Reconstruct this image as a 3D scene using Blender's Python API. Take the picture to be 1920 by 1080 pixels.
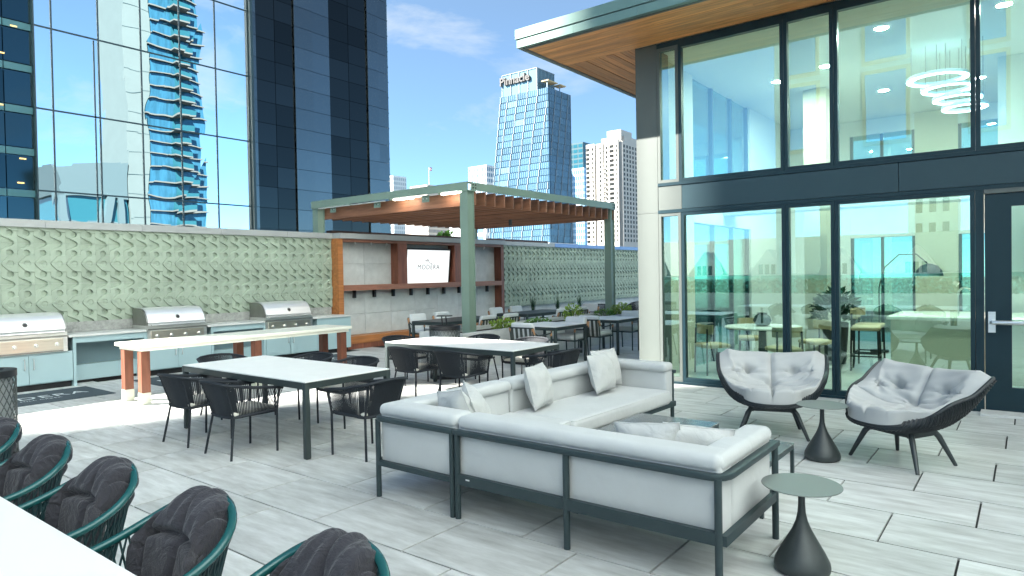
import bpy, bmesh, math, random
from mathutils import Vector, Matrix
R = math.radians
rnd = random.Random(7)
SC = bpy.context.scene
COL = SC.collection
for o in list(bpy.data.objects):
    bpy.data.objects.remove(o)

# ------------------------------------------------------------------ camera
H = 1.7
_y, _p, _r = R(37.67937), R(-1.00064), R(-0.98754)
f0 = Vector((math.cos(_y), math.sin(_y), 0)); r0 = Vector((math.sin(_y), -math.cos(_y), 0)); u0 = Vector((0, 0, 1))
fw = math.cos(_p) * f0 + math.sin(_p) * u0
up = math.cos(_p) * u0 - math.sin(_p) * f0
rt = math.cos(_r) * r0 + math.sin(_r) * up
u2 = -math.sin(_r) * r0 + math.cos(_r) * up
cam = bpy.data.cameras.new("camera"); camo = bpy.data.objects.new("camera", cam); COL.objects.link(camo)
cam.sensor_width = 36; cam.lens = 1256.64 / 1920 * 36; cam.shift_y = -4 / 1920
cam.clip_start = 0.05; cam.clip_end = 3000
M = Matrix((rt, u2, -fw)).transposed().to_4x4(); M.translation = (0, 0, H)
camo.matrix_world = M
SC.camera = camo

# ------------------------------------------------------------------ light
SUN_EL = R(38.0)
SUN_DIR = Vector((0.673, -0.740, 0)).normalized()          # the way the light travels, on plan
EXPOSURE = 2.95
SKY_STRENGTH = 0.05
sun = bpy.data.lights.new("sun", 'SUN'); suno = bpy.data.objects.new("sun", sun); COL.objects.link(suno)
sun.energy = 5.0; sun.angle = R(0.6); sun.color = (1.0, 0.95, 0.87)
tv = Vector((SUN_DIR.x * math.cos(SUN_EL), SUN_DIR.y * math.cos(SUN_EL), -math.sin(SUN_EL)))
suno.rotation_euler = tv.to_track_quat('-Z', 'Y').to_euler(); suno.location = (-20, 30, 60)
W = bpy.data.worlds.new("World"); SC.world = W; W.use_nodes = True
nt = W.node_tree; nt.nodes.clear()
def N(t, tree=None, **k):
    n = (tree or nt).nodes.new(t)
    for a, b in k.items(): setattr(n, a, b)
    return n
wo = N('ShaderNodeOutputWorld'); bg = N('ShaderNodeBackground'); bg.inputs[1].default_value = SKY_STRENGTH
sky = N('ShaderNodeTexSky', sky_type='NISHITA', sun_disc=False)
sky.sun_elevation = SUN_EL; sky.sun_rotation = math.atan2(-SUN_DIR.x, -SUN_DIR.y)
sky.altitude = 7500; sky.air_density = 1.1; sky.dust_density = 0.15; sky.ozone_density = 4.5
tc = N('ShaderNodeTexCoord'); mp = N('ShaderNodeMapping'); mp.inputs['Scale'].default_value = (1.5, 1.5, 4.2); mp.inputs['Location'].default_value = (1.0, 5.5, 0.3)
ns = N('ShaderNodeTexNoise'); ns.inputs['Scale'].default_value = 2.1; ns.inputs['Detail'].default_value = 9; ns.inputs['Roughness'].default_value = 0.58; ns.inputs['Distortion'].default_value = 0.35
cr = N('ShaderNodeValToRGB'); cr.color_ramp.elements[0].position = 0.55; cr.color_ramp.elements[1].position = 0.74
cr.color_ramp.elements[0].color = (0.15, 0.15, 0.15, 1); cr.color_ramp.elements[1].color = (0.75, 0.75, 0.75, 1)
mx = N('ShaderNodeMix', data_type='RGBA'); mx.inputs['B'].default_value = (2.7, 2.85, 2.9, 1)
nt.links.new(tc.outputs['Generated'], mp.inputs[0]); nt.links.new(mp.outputs[0], ns.inputs['Vector'])
nt.links.new(ns.outputs['Fac'], cr.inputs[0]); nt.links.new(cr.outputs[0], mx.inputs['Factor'])
tint = N('ShaderNodeVectorMath', operation='MULTIPLY'); tint.inputs[1].default_value = (0.92, 1.14, 0.98)
nt.links.new(sky.outputs[0], tint.inputs[0]); nt.links.new(tint.outputs[0], mx.inputs['A']); nt.links.new(mx.outputs['Result'], bg.inputs[0]); nt.links.new(bg.outputs[0], wo.inputs[0])
SC.view_settings.view_transform = 'Standard'; SC.view_settings.look = 'None'
SC.view_settings.exposure = EXPOSURE; SC.view_settings.gamma = 1
SC.render.engine = 'CYCLES'; SC.cycles.use_denoising = True
SC.cycles.max_bounces = 8; SC.cycles.diffuse_bounces = 4; SC.cycles.glossy_bounces = 5; SC.cycles.transparent_max_bounces = 16
SC.cycles.caustics_reflective = False; SC.cycles.caustics_refractive = False; SC.cycles.sample_clamp_indirect = 6

# ------------------------------------------------------------------ materials
MATS = {}
def mat(name, col, rough=0.6, metal=0.0, var=0.0, vscale=4.0, stretch=(1, 1, 1), rvar=0.0, bump=0.0, bscale=40.0, bstretch=None, spec=0.5, world=True, emit=None, col2=None, rot=None, sheen=0.0, wr=None):
    if name in MATS: return MATS[name]
    m = bpy.data.materials.new(name); m.use_nodes = True; t = m.node_tree; L = t.links.new
    b = t.nodes['Principled BSDF']
    b.inputs['Base Color'].default_value = (*col, 1); b.inputs['Roughness'].default_value = rough
    b.inputs['Metallic'].default_value = metal; b.inputs['Specular IOR Level'].default_value = spec
    if sheen: b.inputs['Sheen Weight'].default_value = sheen
    if emit:
        b.inputs['Emission Color'].default_value = (*emit[0], 1); b.inputs['Emission Strength'].default_value = emit[1]
    src = None
    if var or bump:
        if world: g = N('ShaderNodeNewGeometry', t); vec = g.outputs['Position']
        else: g = N('ShaderNodeTexCoord', t); vec = g.outputs['Object']
        if rvar and not world or rvar:
            oi = N('ShaderNodeObjectInfo', t)
            add = N('ShaderNodeVectorMath', t, operation='ADD'); sc = N('ShaderNodeVectorMath', t, operation='SCALE')
            cx = N('ShaderNodeCombineXYZ', t)
            for i in range(3): L(oi.outputs['Random'], cx.inputs[i])
            L(cx.outputs[0], sc.inputs[0]); sc.inputs['Scale'].default_value = 37.0
            L(vec, add.inputs[0]); L(sc.outputs[0], add.inputs[1]); vec = add.outputs[0]
    if var:
        mpn = N('ShaderNodeMapping', t); mpn.inputs['Scale'].default_value = stretch
        if rot: mpn.inputs['Rotation'].default_value = rot
        nz = N('ShaderNodeTexNoise', t); nz.inputs['Scale'].default_value = vscale; nz.inputs['Detail'].default_value = 7; nz.inputs['Roughness'].default_value = 0.62
        L(vec, mpn.inputs[0]); L(mpn.outputs[0], nz.inputs['Vector'])
        mr = N('ShaderNodeMapRange', t); mr.inputs['From Min'].default_value = 0.28; mr.inputs['From Max'].default_value = 0.72
        L(nz.outputs['Fac'], mr.inputs['Value'])
        if col2 is None:
            mr.inputs['To Min'].default_value = 1 - var; mr.inputs['To Max'].default_value = 1 + var
            vm = N('ShaderNodeVectorMath', t, operation='SCALE'); vm.inputs[0].default_value = col
            L(mr.outputs[0], vm.inputs['Scale']); src = vm.outputs[0]
        else:
            mm = N('ShaderNodeMix', t, data_type='RGBA'); mm.inputs['A'].default_value = (*col, 1); mm.inputs['B'].default_value = (*col2, 1)
            L(mr.outputs[0], mm.inputs['Factor']); src = mm.outputs['Result']
    if rvar:
        oi = N('ShaderNodeObjectInfo', t); mr2 = N('ShaderNodeMapRange', t)
        mr2.inputs['To Min'].default_value = 1 - rvar; mr2.inputs['To Max'].default_value = 1 + rvar
        L(oi.outputs['Random'], mr2.inputs['Value'])
        v2 = N('ShaderNodeVectorMath', t, operation='SCALE')
        if src: L(src, v2.inputs[0])
        else: v2.inputs[0].default_value = col
        L(mr2.outputs[0], v2.inputs['Scale']); src = v2.outputs[0]
    if src: L(src, b.inputs['Base Color'])
    if bump:
        mb_ = N('ShaderNodeMapping', t); mb_.inputs['Scale'].default_value = bstretch or stretch
        n2 = N('ShaderNodeTexNoise', t); n2.inputs['Scale'].default_value = bscale; n2.inputs['Detail'].default_value = 4
        L(vec, mb_.inputs[0]); L(mb_.outputs[0], n2.inputs['Vector'])
        bp = N('ShaderNodeBump', t); bp.inputs['Strength'].default_value = bump; bp.inputs['Distance'].default_value = 0.02
        L(n2.outputs['Fac'], bp.inputs['Height']); L(bp.outputs[0], b.inputs['Normal'])
        if wr:
            n3 = N('ShaderNodeTexNoise', t); n3.inputs['Scale'].default_value = wr[0]; n3.inputs['Detail'].default_value = 3; n3.inputs['Distortion'].default_value = 1.2
            L(vec, n3.inputs['Vector']); b3 = N('ShaderNodeBump', t); b3.inputs['Strength'].default_value = wr[1]; b3.inputs['Distance'].default_value = 0.05
            L(n3.outputs['Fac'], b3.inputs['Height']); L(b3.outputs[0], bp.inputs['Normal'])
    MATS[name] = m
    return m

def glass_mat(name, tint, refl, base=0.12, top=0.75, bump=0.0, bscale=0.6):
    if name in MATS: return MATS[name]
    m = bpy.data.materials.new(name); m.use_nodes = True; t = m.node_tree; t.nodes.clear(); L = t.links.new
    out = N('ShaderNodeOutputMaterial', t); mix = N('ShaderNodeMixShader', t)
    tr = N('ShaderNodeBsdfTransparent', t); tr.inputs[0].default_value = (*tint, 1)
    gl = N('ShaderNodeBsdfGlossy', t); gl.inputs['Color'].default_value = (*refl, 1); gl.inputs['Roughness'].default_value = 0.0
    lw = N('ShaderNodeLayerWeight', t); lw.inputs[0].default_value = 0.35
    mr = N('ShaderNodeMapRange', t); mr.inputs['To Min'].default_value = base; mr.inputs['To Max'].default_value = top
    L(lw.outputs['Fresnel'], mr.inputs[0]); L(mr.outputs[0], mix.inputs[0]); L(tr.outputs[0], mix.inputs[1]); L(gl.outputs[0], mix.inputs[2])
    if bump:
        g = N('ShaderNodeNewGeometry', t); nz = N('ShaderNodeTexNoise', t); nz.inputs['Scale'].default_value = bscale; nz.inputs['Detail'].default_value = 1
        bp = N('ShaderNodeBump', t); bp.inputs['Strength'].default_value = bump; bp.inputs['Distance'].default_value = 0.1
        L(g.outputs['Position'], nz.inputs['Vector']); L(nz.outputs['Fac'], bp.inputs['Height']); L(bp.outputs[0], gl.inputs['Normal'])
    L(mix.outputs[0], out.inputs[0]); MATS[name] = m
    return m

def mirror_mat(name, col, rough, bump, bscale, rvar=0.0, dark=0.0):
    if name in MATS: return MATS[name]
    m = mat(name, col, rough, 1.0, rvar=rvar); t = m.node_tree; b = t.nodes['Principled BSDF']; L = t.links.new
    if bump:
        g = N('ShaderNodeNewGeometry', t); nz = N('ShaderNodeTexNoise', t); nz.inputs['Scale'].default_value = bscale; nz.inputs['Detail'].default_value = 1.5
        bp = N('ShaderNodeBump', t); bp.inputs['Strength'].default_value = bump; bp.inputs['Distance'].default_value = 0.1
        L(g.outputs['Position'], nz.inputs['Vector']); L(nz.outputs['Fac'], bp.inputs['Height']); L(bp.outputs[0], b.inputs['Normal'])
    return m

paver_m   = mat('paver', (0.385, 0.39, 0.375), 0.5, var=0.24, vscale=2.3, stretch=(5.5, 1.0, 1), rvar=0.13, bump=0.14, bscale=60, col2=(0.67, 0.69, 0.68))
joint_m   = mat('joint', (0.03, 0.033, 0.033), 0.9, var=0.2, vscale=12)
tile_m    = mat('green_tile', (0.32, 0.385, 0.305), 0.75, var=0.12, vscale=2.0, rvar=0.07, bump=0.08, bscale=90)
strapcu_m = mat('strap_cushion', (0.66, 0.68, 0.68), 0.9, var=0.04, vscale=5)
concrete  = mat('concrete', (0.56, 0.575, 0.56), 0.8, var=0.14, vscale=3.5, rvar=0.06, bump=0.15, bscale=50)
rough_con = mat('rough_concrete', (0.33, 0.34, 0.32), 0.9, var=0.3, vscale=14, bump=0.5, bscale=60)
coping_m  = mat('coping', (0.35, 0.365, 0.36), 0.5, var=0.07, vscale=2.5, rvar=0.05)
legwood   = mat('leg_wood', (0.15, 0.052, 0.028), 0.5, var=0.35, vscale=3.0, stretch=(4, 4, 0.7), rvar=0.15, bump=0.1, bscale=30)
redwood   = mat('redwood', (0.22, 0.075, 0.042), 0.5, var=0.35, vscale=3.0, stretch=(4, 4, 0.7), rvar=0.15, bump=0.1, bscale=30)
redwood_h = mat('redwood_rail', (0.33, 0.14, 0.085), 0.5, var=0.25, vscale=3.0, stretch=(0.6, 4, 6), rvar=0.1)
slat_wood = mat('slat_wood', (0.27, 0.12, 0.066), 0.55, var=0.3, vscale=3.0, stretch=(5, 0.5, 5), rvar=0.22)
orange_wd = mat('orange_wood', (0.42, 0.16, 0.05), 0.45, var=0.3, vscale=3.0, stretch=(0.5, 4, 6), rvar=0.1)
cedar_y   = mat('cedar', (0.58, 0.275, 0.095), 0.5, var=0.36, vscale=2.4, stretch=(9, 0.7, 3), rvar=0.20, bump=0.12, bscale=25)
cedar_x   = mat('cedar_end', (0.54, 0.25, 0.09), 0.5, var=0.36, vscale=2.4, stretch=(0.7, 9, 3), rvar=0.20, bump=0.12, bscale=25)
steel_g   = mat('green_steel', (0.225, 0.31, 0.25), 0.4, var=0.06, vscale=2.0, spec=0.5)
dark_al   = mat('dark_aluminium', (0.010, 0.030, 0.040), 0.4, spec=0.3, metal=0.0, var=0.05, vscale=3)
light_al  = mat('light_panel', (0.082, 0.098, 0.092), 0.5, metal=0.0, var=0.03, vscale=1.5)
teal_pan  = mat('teal_panel', (0.022, 0.050, 0.062), 0.4, spec=0.4, metal=0.0, var=0.05, vscale=1.5)
fascia_m  = mat('fascia', (0.12, 0.20, 0.18), 0.35, metal=0.3, var=0.04, vscale=1.2)
cabinet_m = mat('cabinet', (0.36, 0.50, 0.53), 0.35, var=0.03, vscale=1.5)
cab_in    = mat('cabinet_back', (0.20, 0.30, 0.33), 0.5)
kick_m    = mat('kick', (0.012, 0.013, 0.015), 0.6)
counter_m = mat('counter', (0.62, 0.63, 0.61), 0.35, var=0.03, vscale=20)
bar_m     = mat('bar_top', (0.78, 0.78, 0.68), 0.4, var=0.03, vscale=8)
steel_m   = mat('stainless', (0.80, 0.80, 0.78), 0.36, metal=1.0, var=0.10, vscale=3, stretch=(0.3, 1, 12))
hood_m    = mat('hood_steel', (0.86, 0.86, 0.85), 0.42, metal=0.75, var=0.06, vscale=3, stretch=(0.3, 1, 8))
steel_d   = mat('stainless_side', (0.30, 0.30, 0.28), 0.4, metal=0.9, var=0.1, vscale=6)
black_m   = mat('black', (0.010, 0.011, 0.013), 0.5)
rope_m    = mat('rope', (0.012, 0.016, 0.022), 0.75, var=0.2, vscale=60)
rope_tan  = mat('rope_tan', (0.18, 0.15, 0.095), 0.75, var=0.2, vscale=60)
tframe_m  = mat('table_frame', (0.034, 0.047, 0.047), 0.45, spec=0.35)
ttop_m    = mat('table_top', (0.86, 0.86, 0.83), 0.4, var=0.03, vscale=6)
sofa_m    = mat('sofa_fabric', (0.49, 0.51, 0.51), 0.9, var=0.05, vscale=3.0, bump=0.10, bscale=260, sheen=0.2, wr=(5.0, 0.10))
pillow_m  = mat('pillow_fabric', (0.48, 0.49, 0.48), 0.9, var=0.05, vscale=5, bump=0.12, bscale=220, sheen=0.2, wr=(9.0, 0.3))
sofaf_m   = mat('sofa_frame', (0.030, 0.048, 0.053), 0.45, spec=0.35)
seat_m    = mat('seat_pad', (0.60, 0.58, 0.52), 0.9, var=0.05, vscale=8)
grey_cu   = mat('grey_cushion', (0.44, 0.45, 0.445), 0.9, var=0.02, vscale=5, bump=0.12, bscale=200, sheen=0.2, wr=(7.0, 0.05))
wicker_m  = mat('wicker', (0.016, 0.022, 0.026), 0.45, var=0.3, vscale=90)
dleg_m    = mat('dark_leg', (0.035, 0.045, 0.048), 0.45, var=0.1, vscale=10)
bell_m    = mat('bell_metal', (0.034, 0.042, 0.043), 0.45, metal=0.1, var=0.12, vscale=30, bump=0.08, bscale=300)
belltop_m = mat('bell_top', (0.17, 0.185, 0.18), 0.4, metal=0.2)
glasstop  = mat('coffee_top', (0.15, 0.17, 0.17), 0.2, metal=0.2)
fgcu_m    = mat('dark_cushion', (0.029, 0.029, 0.038), 0.95, var=0.14, vscale=9, bump=0.3, bscale=190, world=False, rvar=0.06, sheen=0.15, wr=(16.0, 0.45))
tealrim   = mat('teal_rim', (0.012, 0.085, 0.088), 0.22, metal=0.1, spec=0.6)
tealrope  = mat('teal_rope', (0.006, 0.030, 0.035), 0.5)
white_tt  = mat('white_top', (0.80, 0.80, 0.79), 0.4)
strap_m   = mat('strap', (0.055, 0.065, 0.06), 0.7)
tan_m     = mat('tan_leather', (0.42, 0.23, 0.12), 0.6)
mat_m     = mat('door_mat', (0.045, 0.065, 0.078), 0.9, var=0.15, vscale=25)
print_w   = mat('white_print', (0.62, 0.66, 0.66), 0.8)
screen_m  = mat('screen', (0.8, 0.8, 0.8), 0.3, emit=((1, 1, 1), 0.12))
print_k   = mat('dark_print', (0.02, 0.02, 0.025), 0.6)
print_g   = mat('grey_print', (0.30, 0.30, 0.30), 0.6)
soil_m    = mat('soil', (0.035, 0.028, 0.02), 0.95, var=0.3, vscale=20)
leaf_m    = mat('leaf', (0.12, 0.27, 0.045), 0.55, var=0.35, vscale=9)
leaf2_m   = mat('leaf_light', (0.28, 0.42, 0.06), 0.55, var=0.35, vscale=9)
leaf3_m   = mat('leaf_dark', (0.025, 0.075, 0.03), 0.55, var=0.35, vscale=9)
mesh_m    = mat('bin_mesh', (0.10, 0.115, 0.115), 0.45, metal=0.5)
white_p   = mat('white_paint', (0.74, 0.75, 0.72), 0.7)
cream_p   = mat('cream_wall', (0.66, 0.62, 0.48), 0.7)
intfl_m   = mat('interior_floor', (0.52, 0.50, 0.46), 0.3, var=0.05, vscale=2)
lightwood = mat('light_wood', (0.48, 0.34, 0.16), 0.5, var=0.2, vscale=4, stretch=(4, 4, 0.8))
tan_fab   = mat('tan_fabric', (0.52, 0.42, 0.25), 0.85)
lamp_m    = mat('lamp_glow', (0.9, 0.9, 0.9), 0.5, emit=((1, 0.94, 0.84), 190))
ring_m    = mat('ring_glow', (0.8, 0.85, 0.9), 0.5, emit=((0.85, 0.95, 1.0), 3.0))
strip_m   = mat('strip_glow', (0.9, 0.9, 0.9), 0.5, emit=((1, 0.90, 0.76), 4.0))
pane_m    = glass_mat('clear_pane', (0.75, 0.95, 0.905), (0.86, 1.0, 0.95), 0.18, 0.9, 0.012, 0.8)
bal_pane  = glass_mat('parapet_pane', (0.45, 0.80, 0.75), (0.7, 0.95, 0.95), 0.10, 0.8)

# ------------------------------------------------------------------ mesh helpers
class MB:
    def __init__(s): s.v = []; s.f = []
    def add(s, v, f):
        n = len(s.v); s.v += [tuple(p) for p in v]; s.f += [tuple(i + n for i in q) for q in f]; return s
    def box(s, x0, x1, y0, y1, z0, z1):
        if x0 > x1: x0, x1 = x1, x0
        if y0 > y1: y0, y1 = y1, y0
        if z0 > z1: z0, z1 = z1, z0
        return s.add([(x0,y0,z0),(x1,y0,z0),(x1,y1,z0),(x0,y1,z0),(x0,y0,z1),(x1,y0,z1),(x1,y1,z1),(x0,y1,z1)],
              [(0,3,2,1),(4,5,6,7),(0,1,5,4),(1,2,6,5),(2,3,7,6),(3,0,4,7)])
    def hexa(s, p):           # 4 bottom, 4 top
        return s.add(p, [(0,3,2,1),(4,5,6,7),(0,1,5,4),(1,2,6,5),(2,3,7,6),(3,0,4,7)])
    def bar(s, a, b, w, h=None, upv=(0, 0, 1)):
        a = Vector(a); b = Vector(b); h = h or w; d = (b - a).normalized(); u = Vector(upv)
        if abs(d.dot(u)) > 0.99: u = Vector((1, 0, 0))
        sd = d.cross(u).normalized() * (w / 2); u = sd.cross(d).normalized() * (h / 2)
        return s.hexa([a - sd - u, a + sd - u, a + sd + u, a - sd + u, b - sd - u, b + sd - u, b + sd + u, b - sd + u])
    def tube(s, pts, r, n=8, closed=False, cap=True):
        pts = [Vector(p) for p in pts]; k = len(pts); rr = r if isinstance(r, (list, tuple)) else [r] * k
        ref = None; rings = []
        for i, p in enumerate(pts):
            if closed: d = pts[(i + 1) % k] - pts[i - 1]
            else: d = pts[min(i + 1, k - 1)] - pts[max(i - 1, 0)]
            d.normalize()
            if ref is None: ref = Vector((0, 0, 1)) if abs(d.z) < 0.9 else Vector((1, 0, 0))
            a = (ref - d * ref.dot(d)).normalized(); b = d.cross(a); ref = a
            rings.append([p + (a * math.cos(2 * math.pi * j / n) + b * math.sin(2 * math.pi * j / n)) * rr[i] for j in range(n)])
        v = [q for g in rings for q in g]; f = []
        for i in range(k if closed else k - 1):
            i2 = (i + 1) % k
            for j in range(n): f.append((i * n + j, i * n + (j + 1) % n, i2 * n + (j + 1) % n, i2 * n + j))
        if cap and not closed: f.append(tuple(range(n - 1, -1, -1))); f.append(tuple((k - 1) * n + j for j in range(n)))
        return s.add(v, f)
    def lathe(s, prof, n=24, c=(0, 0, 0), cap=True):
        v = []; f = []; k = len(prof)
        for (r, z) in prof:
            for j in range(n): v.append((c[0] + r * math.cos(2 * math.pi * j / n), c[1] + r * math.sin(2 * math.pi * j / n), c[2] + z))
        for i in range(k - 1):
            for j in range(n): f.append((i * n + j, i * n + (j + 1) % n, (i + 1) * n + (j + 1) % n, (i + 1) * n + j))
        if cap and prof[0][0] > 1e-4: f.append(tuple(range(n - 1, -1, -1)))
        if cap and prof[-1][0] > 1e-4: f.append(tuple((k - 1) * n + j for j in range(n)))
        return s.add(v, f)
    def surf(s, fn, nu, nv, flip=False):
        v = [fn(i / nu, j / nv) for j in range(nv + 1) for i in range(nu + 1)]; f = []
        for j in range(nv):
            for i in range(nu):
                q = (j * (nu + 1) + i, j * (nu + 1) + i + 1, (j + 1) * (nu + 1) + i + 1, (j + 1) * (nu + 1) + i)
                f.append(q[::-1] if flip else q)
        return s.add(v, f)
    def slab(s, fn, th, nu, nv):
        """closed slab: fn(u,v)->(outer, inner) points"""
        n = (nu + 1) * (nv + 1); A = []; B = []
        for j in range(nv + 1):
            for i in range(nu + 1):
                a, b = fn(i / nu, j / nv); A.append(a); B.append(b)
        f = []; w = nu + 1
        for j in range(nv):
            for i in range(nu):
                q = (j * w + i, j * w + i + 1, (j + 1) * w + i + 1, (j + 1) * w + i)
                f.append(q); f.append(tuple(n + t for t in q[::-1]))
        for i in range(nu): f.append((i + 1, i, n + i, n + i + 1)); k = nv * w; f.append((k + i, k + i + 1, n + k + i + 1, n + k + i))
        for j in range(nv): f.append((j * w, (j + 1) * w, n + (j + 1) * w, n + j * w)); e = nu; f.append(((j + 1) * w + e, j * w + e, n + j * w + e, n + (j + 1) * w + e))
        return s.add(A + B, f)

def mesh(name, mb, m, smooth=False, bevel=0.0, seg=2, shift=None, angle=40):
    me = bpy.data.meshes.new(name)
    v = mb.v if shift is None else [(p[0] - shift[0], p[1] - shift[1], p[2] - shift[2]) for p in mb.v]
    me.from_pydata(v, [], mb.f); me.update()
    if bevel:
        bm = bmesh.new(); bm.from_mesh(me)
        bmesh.ops.remove_doubles(bm, verts=bm.verts, dist=1e-5)
        es = [e for e in bm.edges if len(e.link_faces) == 2 and e.calc_face_angle() > R(30)]
        bmesh.ops.bevel(bm, geom=es, offset=bevel, segments=seg, profile=0.5, affect='EDGES', clamp_overlap=True)
        bm.to_mesh(me); bm.free()
    if smooth:
        for p in me.polygons: p.use_smooth = True
        me.set_sharp_from_angle(angle=R(angle))
    if m: me.materials.append(m)
    return me

def obj(name, me, parent=None, loc=None, rotz=0, kind=None, label=None):
    o = bpy.data.objects.new(name, me); COL.objects.link(o)
    if parent: o.parent = parent
    if loc is not None: o.location = loc
    if rotz: o.rotation_euler = (0, 0, rotz)
    if kind: o['kind'] = kind
    if label: o['label'] = label
    return o

def part(name, mb, m, parent, w=False, **k):
    kw = {a: k.pop(a) for a in ('smooth', 'bevel', 'seg', 'angle') if a in k}
    shift = None
    if w:
        shift = Vector(parent.location)
        if parent.parent: shift = shift + Vector(parent.parent.location)
    return obj(name, mesh(name, mb, m, shift=shift, **kw), parent, **k)

def tag(o, label, cat, group=None):
    o['label'] = label; o['category'] = cat
    if group: o['group'] = group
    return o

def thing(name, label, cat, loc=(0, 0, 0), rotz=0, group=None):
    o = bpy.data.objects.new(name, None); COL.objects.link(o); o.empty_display_size = 0.1
    o.location = loc; o.rotation_euler = (0, 0, rotz)
    return tag(o, label, cat, group)

def dup(root, loc, rotz, label, group=None, swap=None):
    r = root.copy(); COL.objects.link(r); r.location = loc; r.rotation_euler = (0, 0, rotz); r['label'] = label
    if group: r['group'] = group
    for ch in root.children:
        c = ch.copy(); COL.objects.link(c); c.parent = r
        if swap and ch.name.split('.')[0] in swap:
            c.data = c.data.copy(); c.data.materials[0] = swap[ch.name.split('.')[0]]
        for g in ch.children:
            d = g.copy(); COL.objects.link(d); d.parent = c
    return r

def structure(name, mb, m, **k):
    o = obj(name, mesh(name, mb, m, **k)); o['kind'] = 'structure'; return o

def arc(cx, cy, r, a0, a1, n, z): return [(cx + r * math.cos(R(a0 + (a1 - a0) * i / n)), cy + r * math.sin(R(a0 + (a1 - a0) * i / n)), z) for i in range(n + 1)]

def text(name, body, size, m, parent, loc, rot, extr=0.001, align='CENTER', sx=1.0, space=1.0, fat=0.0):
    cu = bpy.data.curves.new(name, 'FONT'); cu.body = body; cu.size = size; cu.align_x = align; cu.extrude = extr; cu.space_character = space
    cu.resolution_u = 3; cu.offset = fat
    tmp = bpy.data.objects.new(name, cu); COL.objects.link(tmp)
    bpy.context.view_layer.update()
    me = bpy.data.meshes.new_from_object(tmp.evaluated_get(bpy.context.evaluated_depsgraph_get()))
    bpy.data.objects.remove(tmp)
    me.materials.clear(); me.materials.append(m)
    o = bpy.data.objects.new(name, me); COL.objects.link(o); o.parent = parent; o.location = loc; o.rotation_euler = rot; o.scale = (sx, 1, 1)
    return o
# ================================================================== SETTING
def project(P):
    d = Vector(P) - Vector((0, 0, H)); k = d.dot(fw)
    if k < 0.2: return None
    return 960 + 1256.64 * d.dot(rt) / k, 536 - 1256.64 * d.dot(u2) / k, k

structure('ground', MB().box(-1500, 1500, -1500, 1500, -19, -18), mat('city_ground', (0.12, 0.12, 0.115), 0.9, var=0.3, vscale=0.05))
terrace = structure('terrace_floor', MB().box(-9.6, 30, -9, 16, -17.9, -0.018), joint_m)
PW, PL, G = 0.608, 0.90, 0.0070
pm = mesh('paver', MB().box(G, PW - G, G, PL - G, -0.016, 0.0), paver_m)
cand = []
for i in range(-21, 40):
    x0 = 2.82 + PW * i
    for j in range(-16, 22):
        y0 = 3.08 + (0.45 if i % 2 else 0) - 0.025 * i + PL * j
        if x0 < -9.5 or x0 + PW > 29.9 or y0 < -8.9 or y0 + PL > 12.98: continue
        if x0 + PW > 9.62 and y0 < 4.8: continue
        ps = [project((x0 + a * PW, y0 + b * PL, 0)) for a in (0, 1) for b in (0, 1)]
        vis = all(ps) and any(-120 < p[0] < 2040 and p[1] < 1200 for p in ps)
        dist = math.hypot(x0, y0)
        cand.append((0 if vis else 1, dist, x0, y0))
cand.sort()
rest = MB()
for n, (nv, d, x0, y0) in enumerate(cand):
    if n < 300 and not nv: obj('paver', pm, terrace, (x0, y0, 0))
    else: rest.box(x0 + G, x0 + PW - G, y0 + G, y0 + PL - G, -0.016, 0.0)
o = obj('outer_pavers', mesh('outer_pavers', rest, paver_m), terrace); o['kind'] = 'stuff'

# ---------------------------------------------------------- green relief tiles
TW, TH = 0.2275, 0.3345
def sstep(t): t = max(0.0, min(1.0, t)); return t * t * (3 - 2 * t)
def tile_h(u, v):
    e1 = 0.82 * (1 - sstep((v - 0.03) / 0.38)) - 0.03
    h = 0.034 * max(0.0, 1 - u / 0.74)
    if u > e1: h = 0.044
    if v > 0.57 + 0.43 * (1 - u) ** 2.6: h = 0.060
    d1 = (u - 0.55) ** 2 + ((v - 0.48) * 1.47) ** 2
    if d1 < 0.205 ** 2: h = 0.040 - 0.036 * max(0.0, min(1.0, (u - 0.34) / 0.40))
    if (u - 0.55) ** 2 + ((v - 1.0) * 1.47) ** 2 < 0.20 ** 2: h = 0.047
    return h
def tile_mesh(name, flipv):
    nu, nv = 32, 44; b = MB(); W_, H_ = TW - 0.003, TH - 0.003; fn = []
    def P(i, j):
        u, v = min(max(i, 0), nu) / nu, min(max(j, 0), nv) / nv
        vv = 1 - v if flipv else v
        y = 0.03 if (i < 0 or j < 0 or i > nu or j > nv) else -tile_h(u, vv)
        return (0.0015 + u * W_, y, TH - 0.0015 - v * H_)
    v = [P(i, j) for j in range(-1, nv + 2) for i in range(-1, nu + 2)]; w = nu + 3; f = []
    for j in range(nv + 2):
        for i in range(nu + 2): f.append((j * w + i, (j + 1) * w + i, (j + 1) * w + i + 1, j * w + i + 1))
    b.add(v, f)
    me = mesh(name, b, tile_m, smooth=True, angle=55); return me
tA, tB = tile_mesh('tile_down', False), tile_mesh('tile_up', True)
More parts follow.
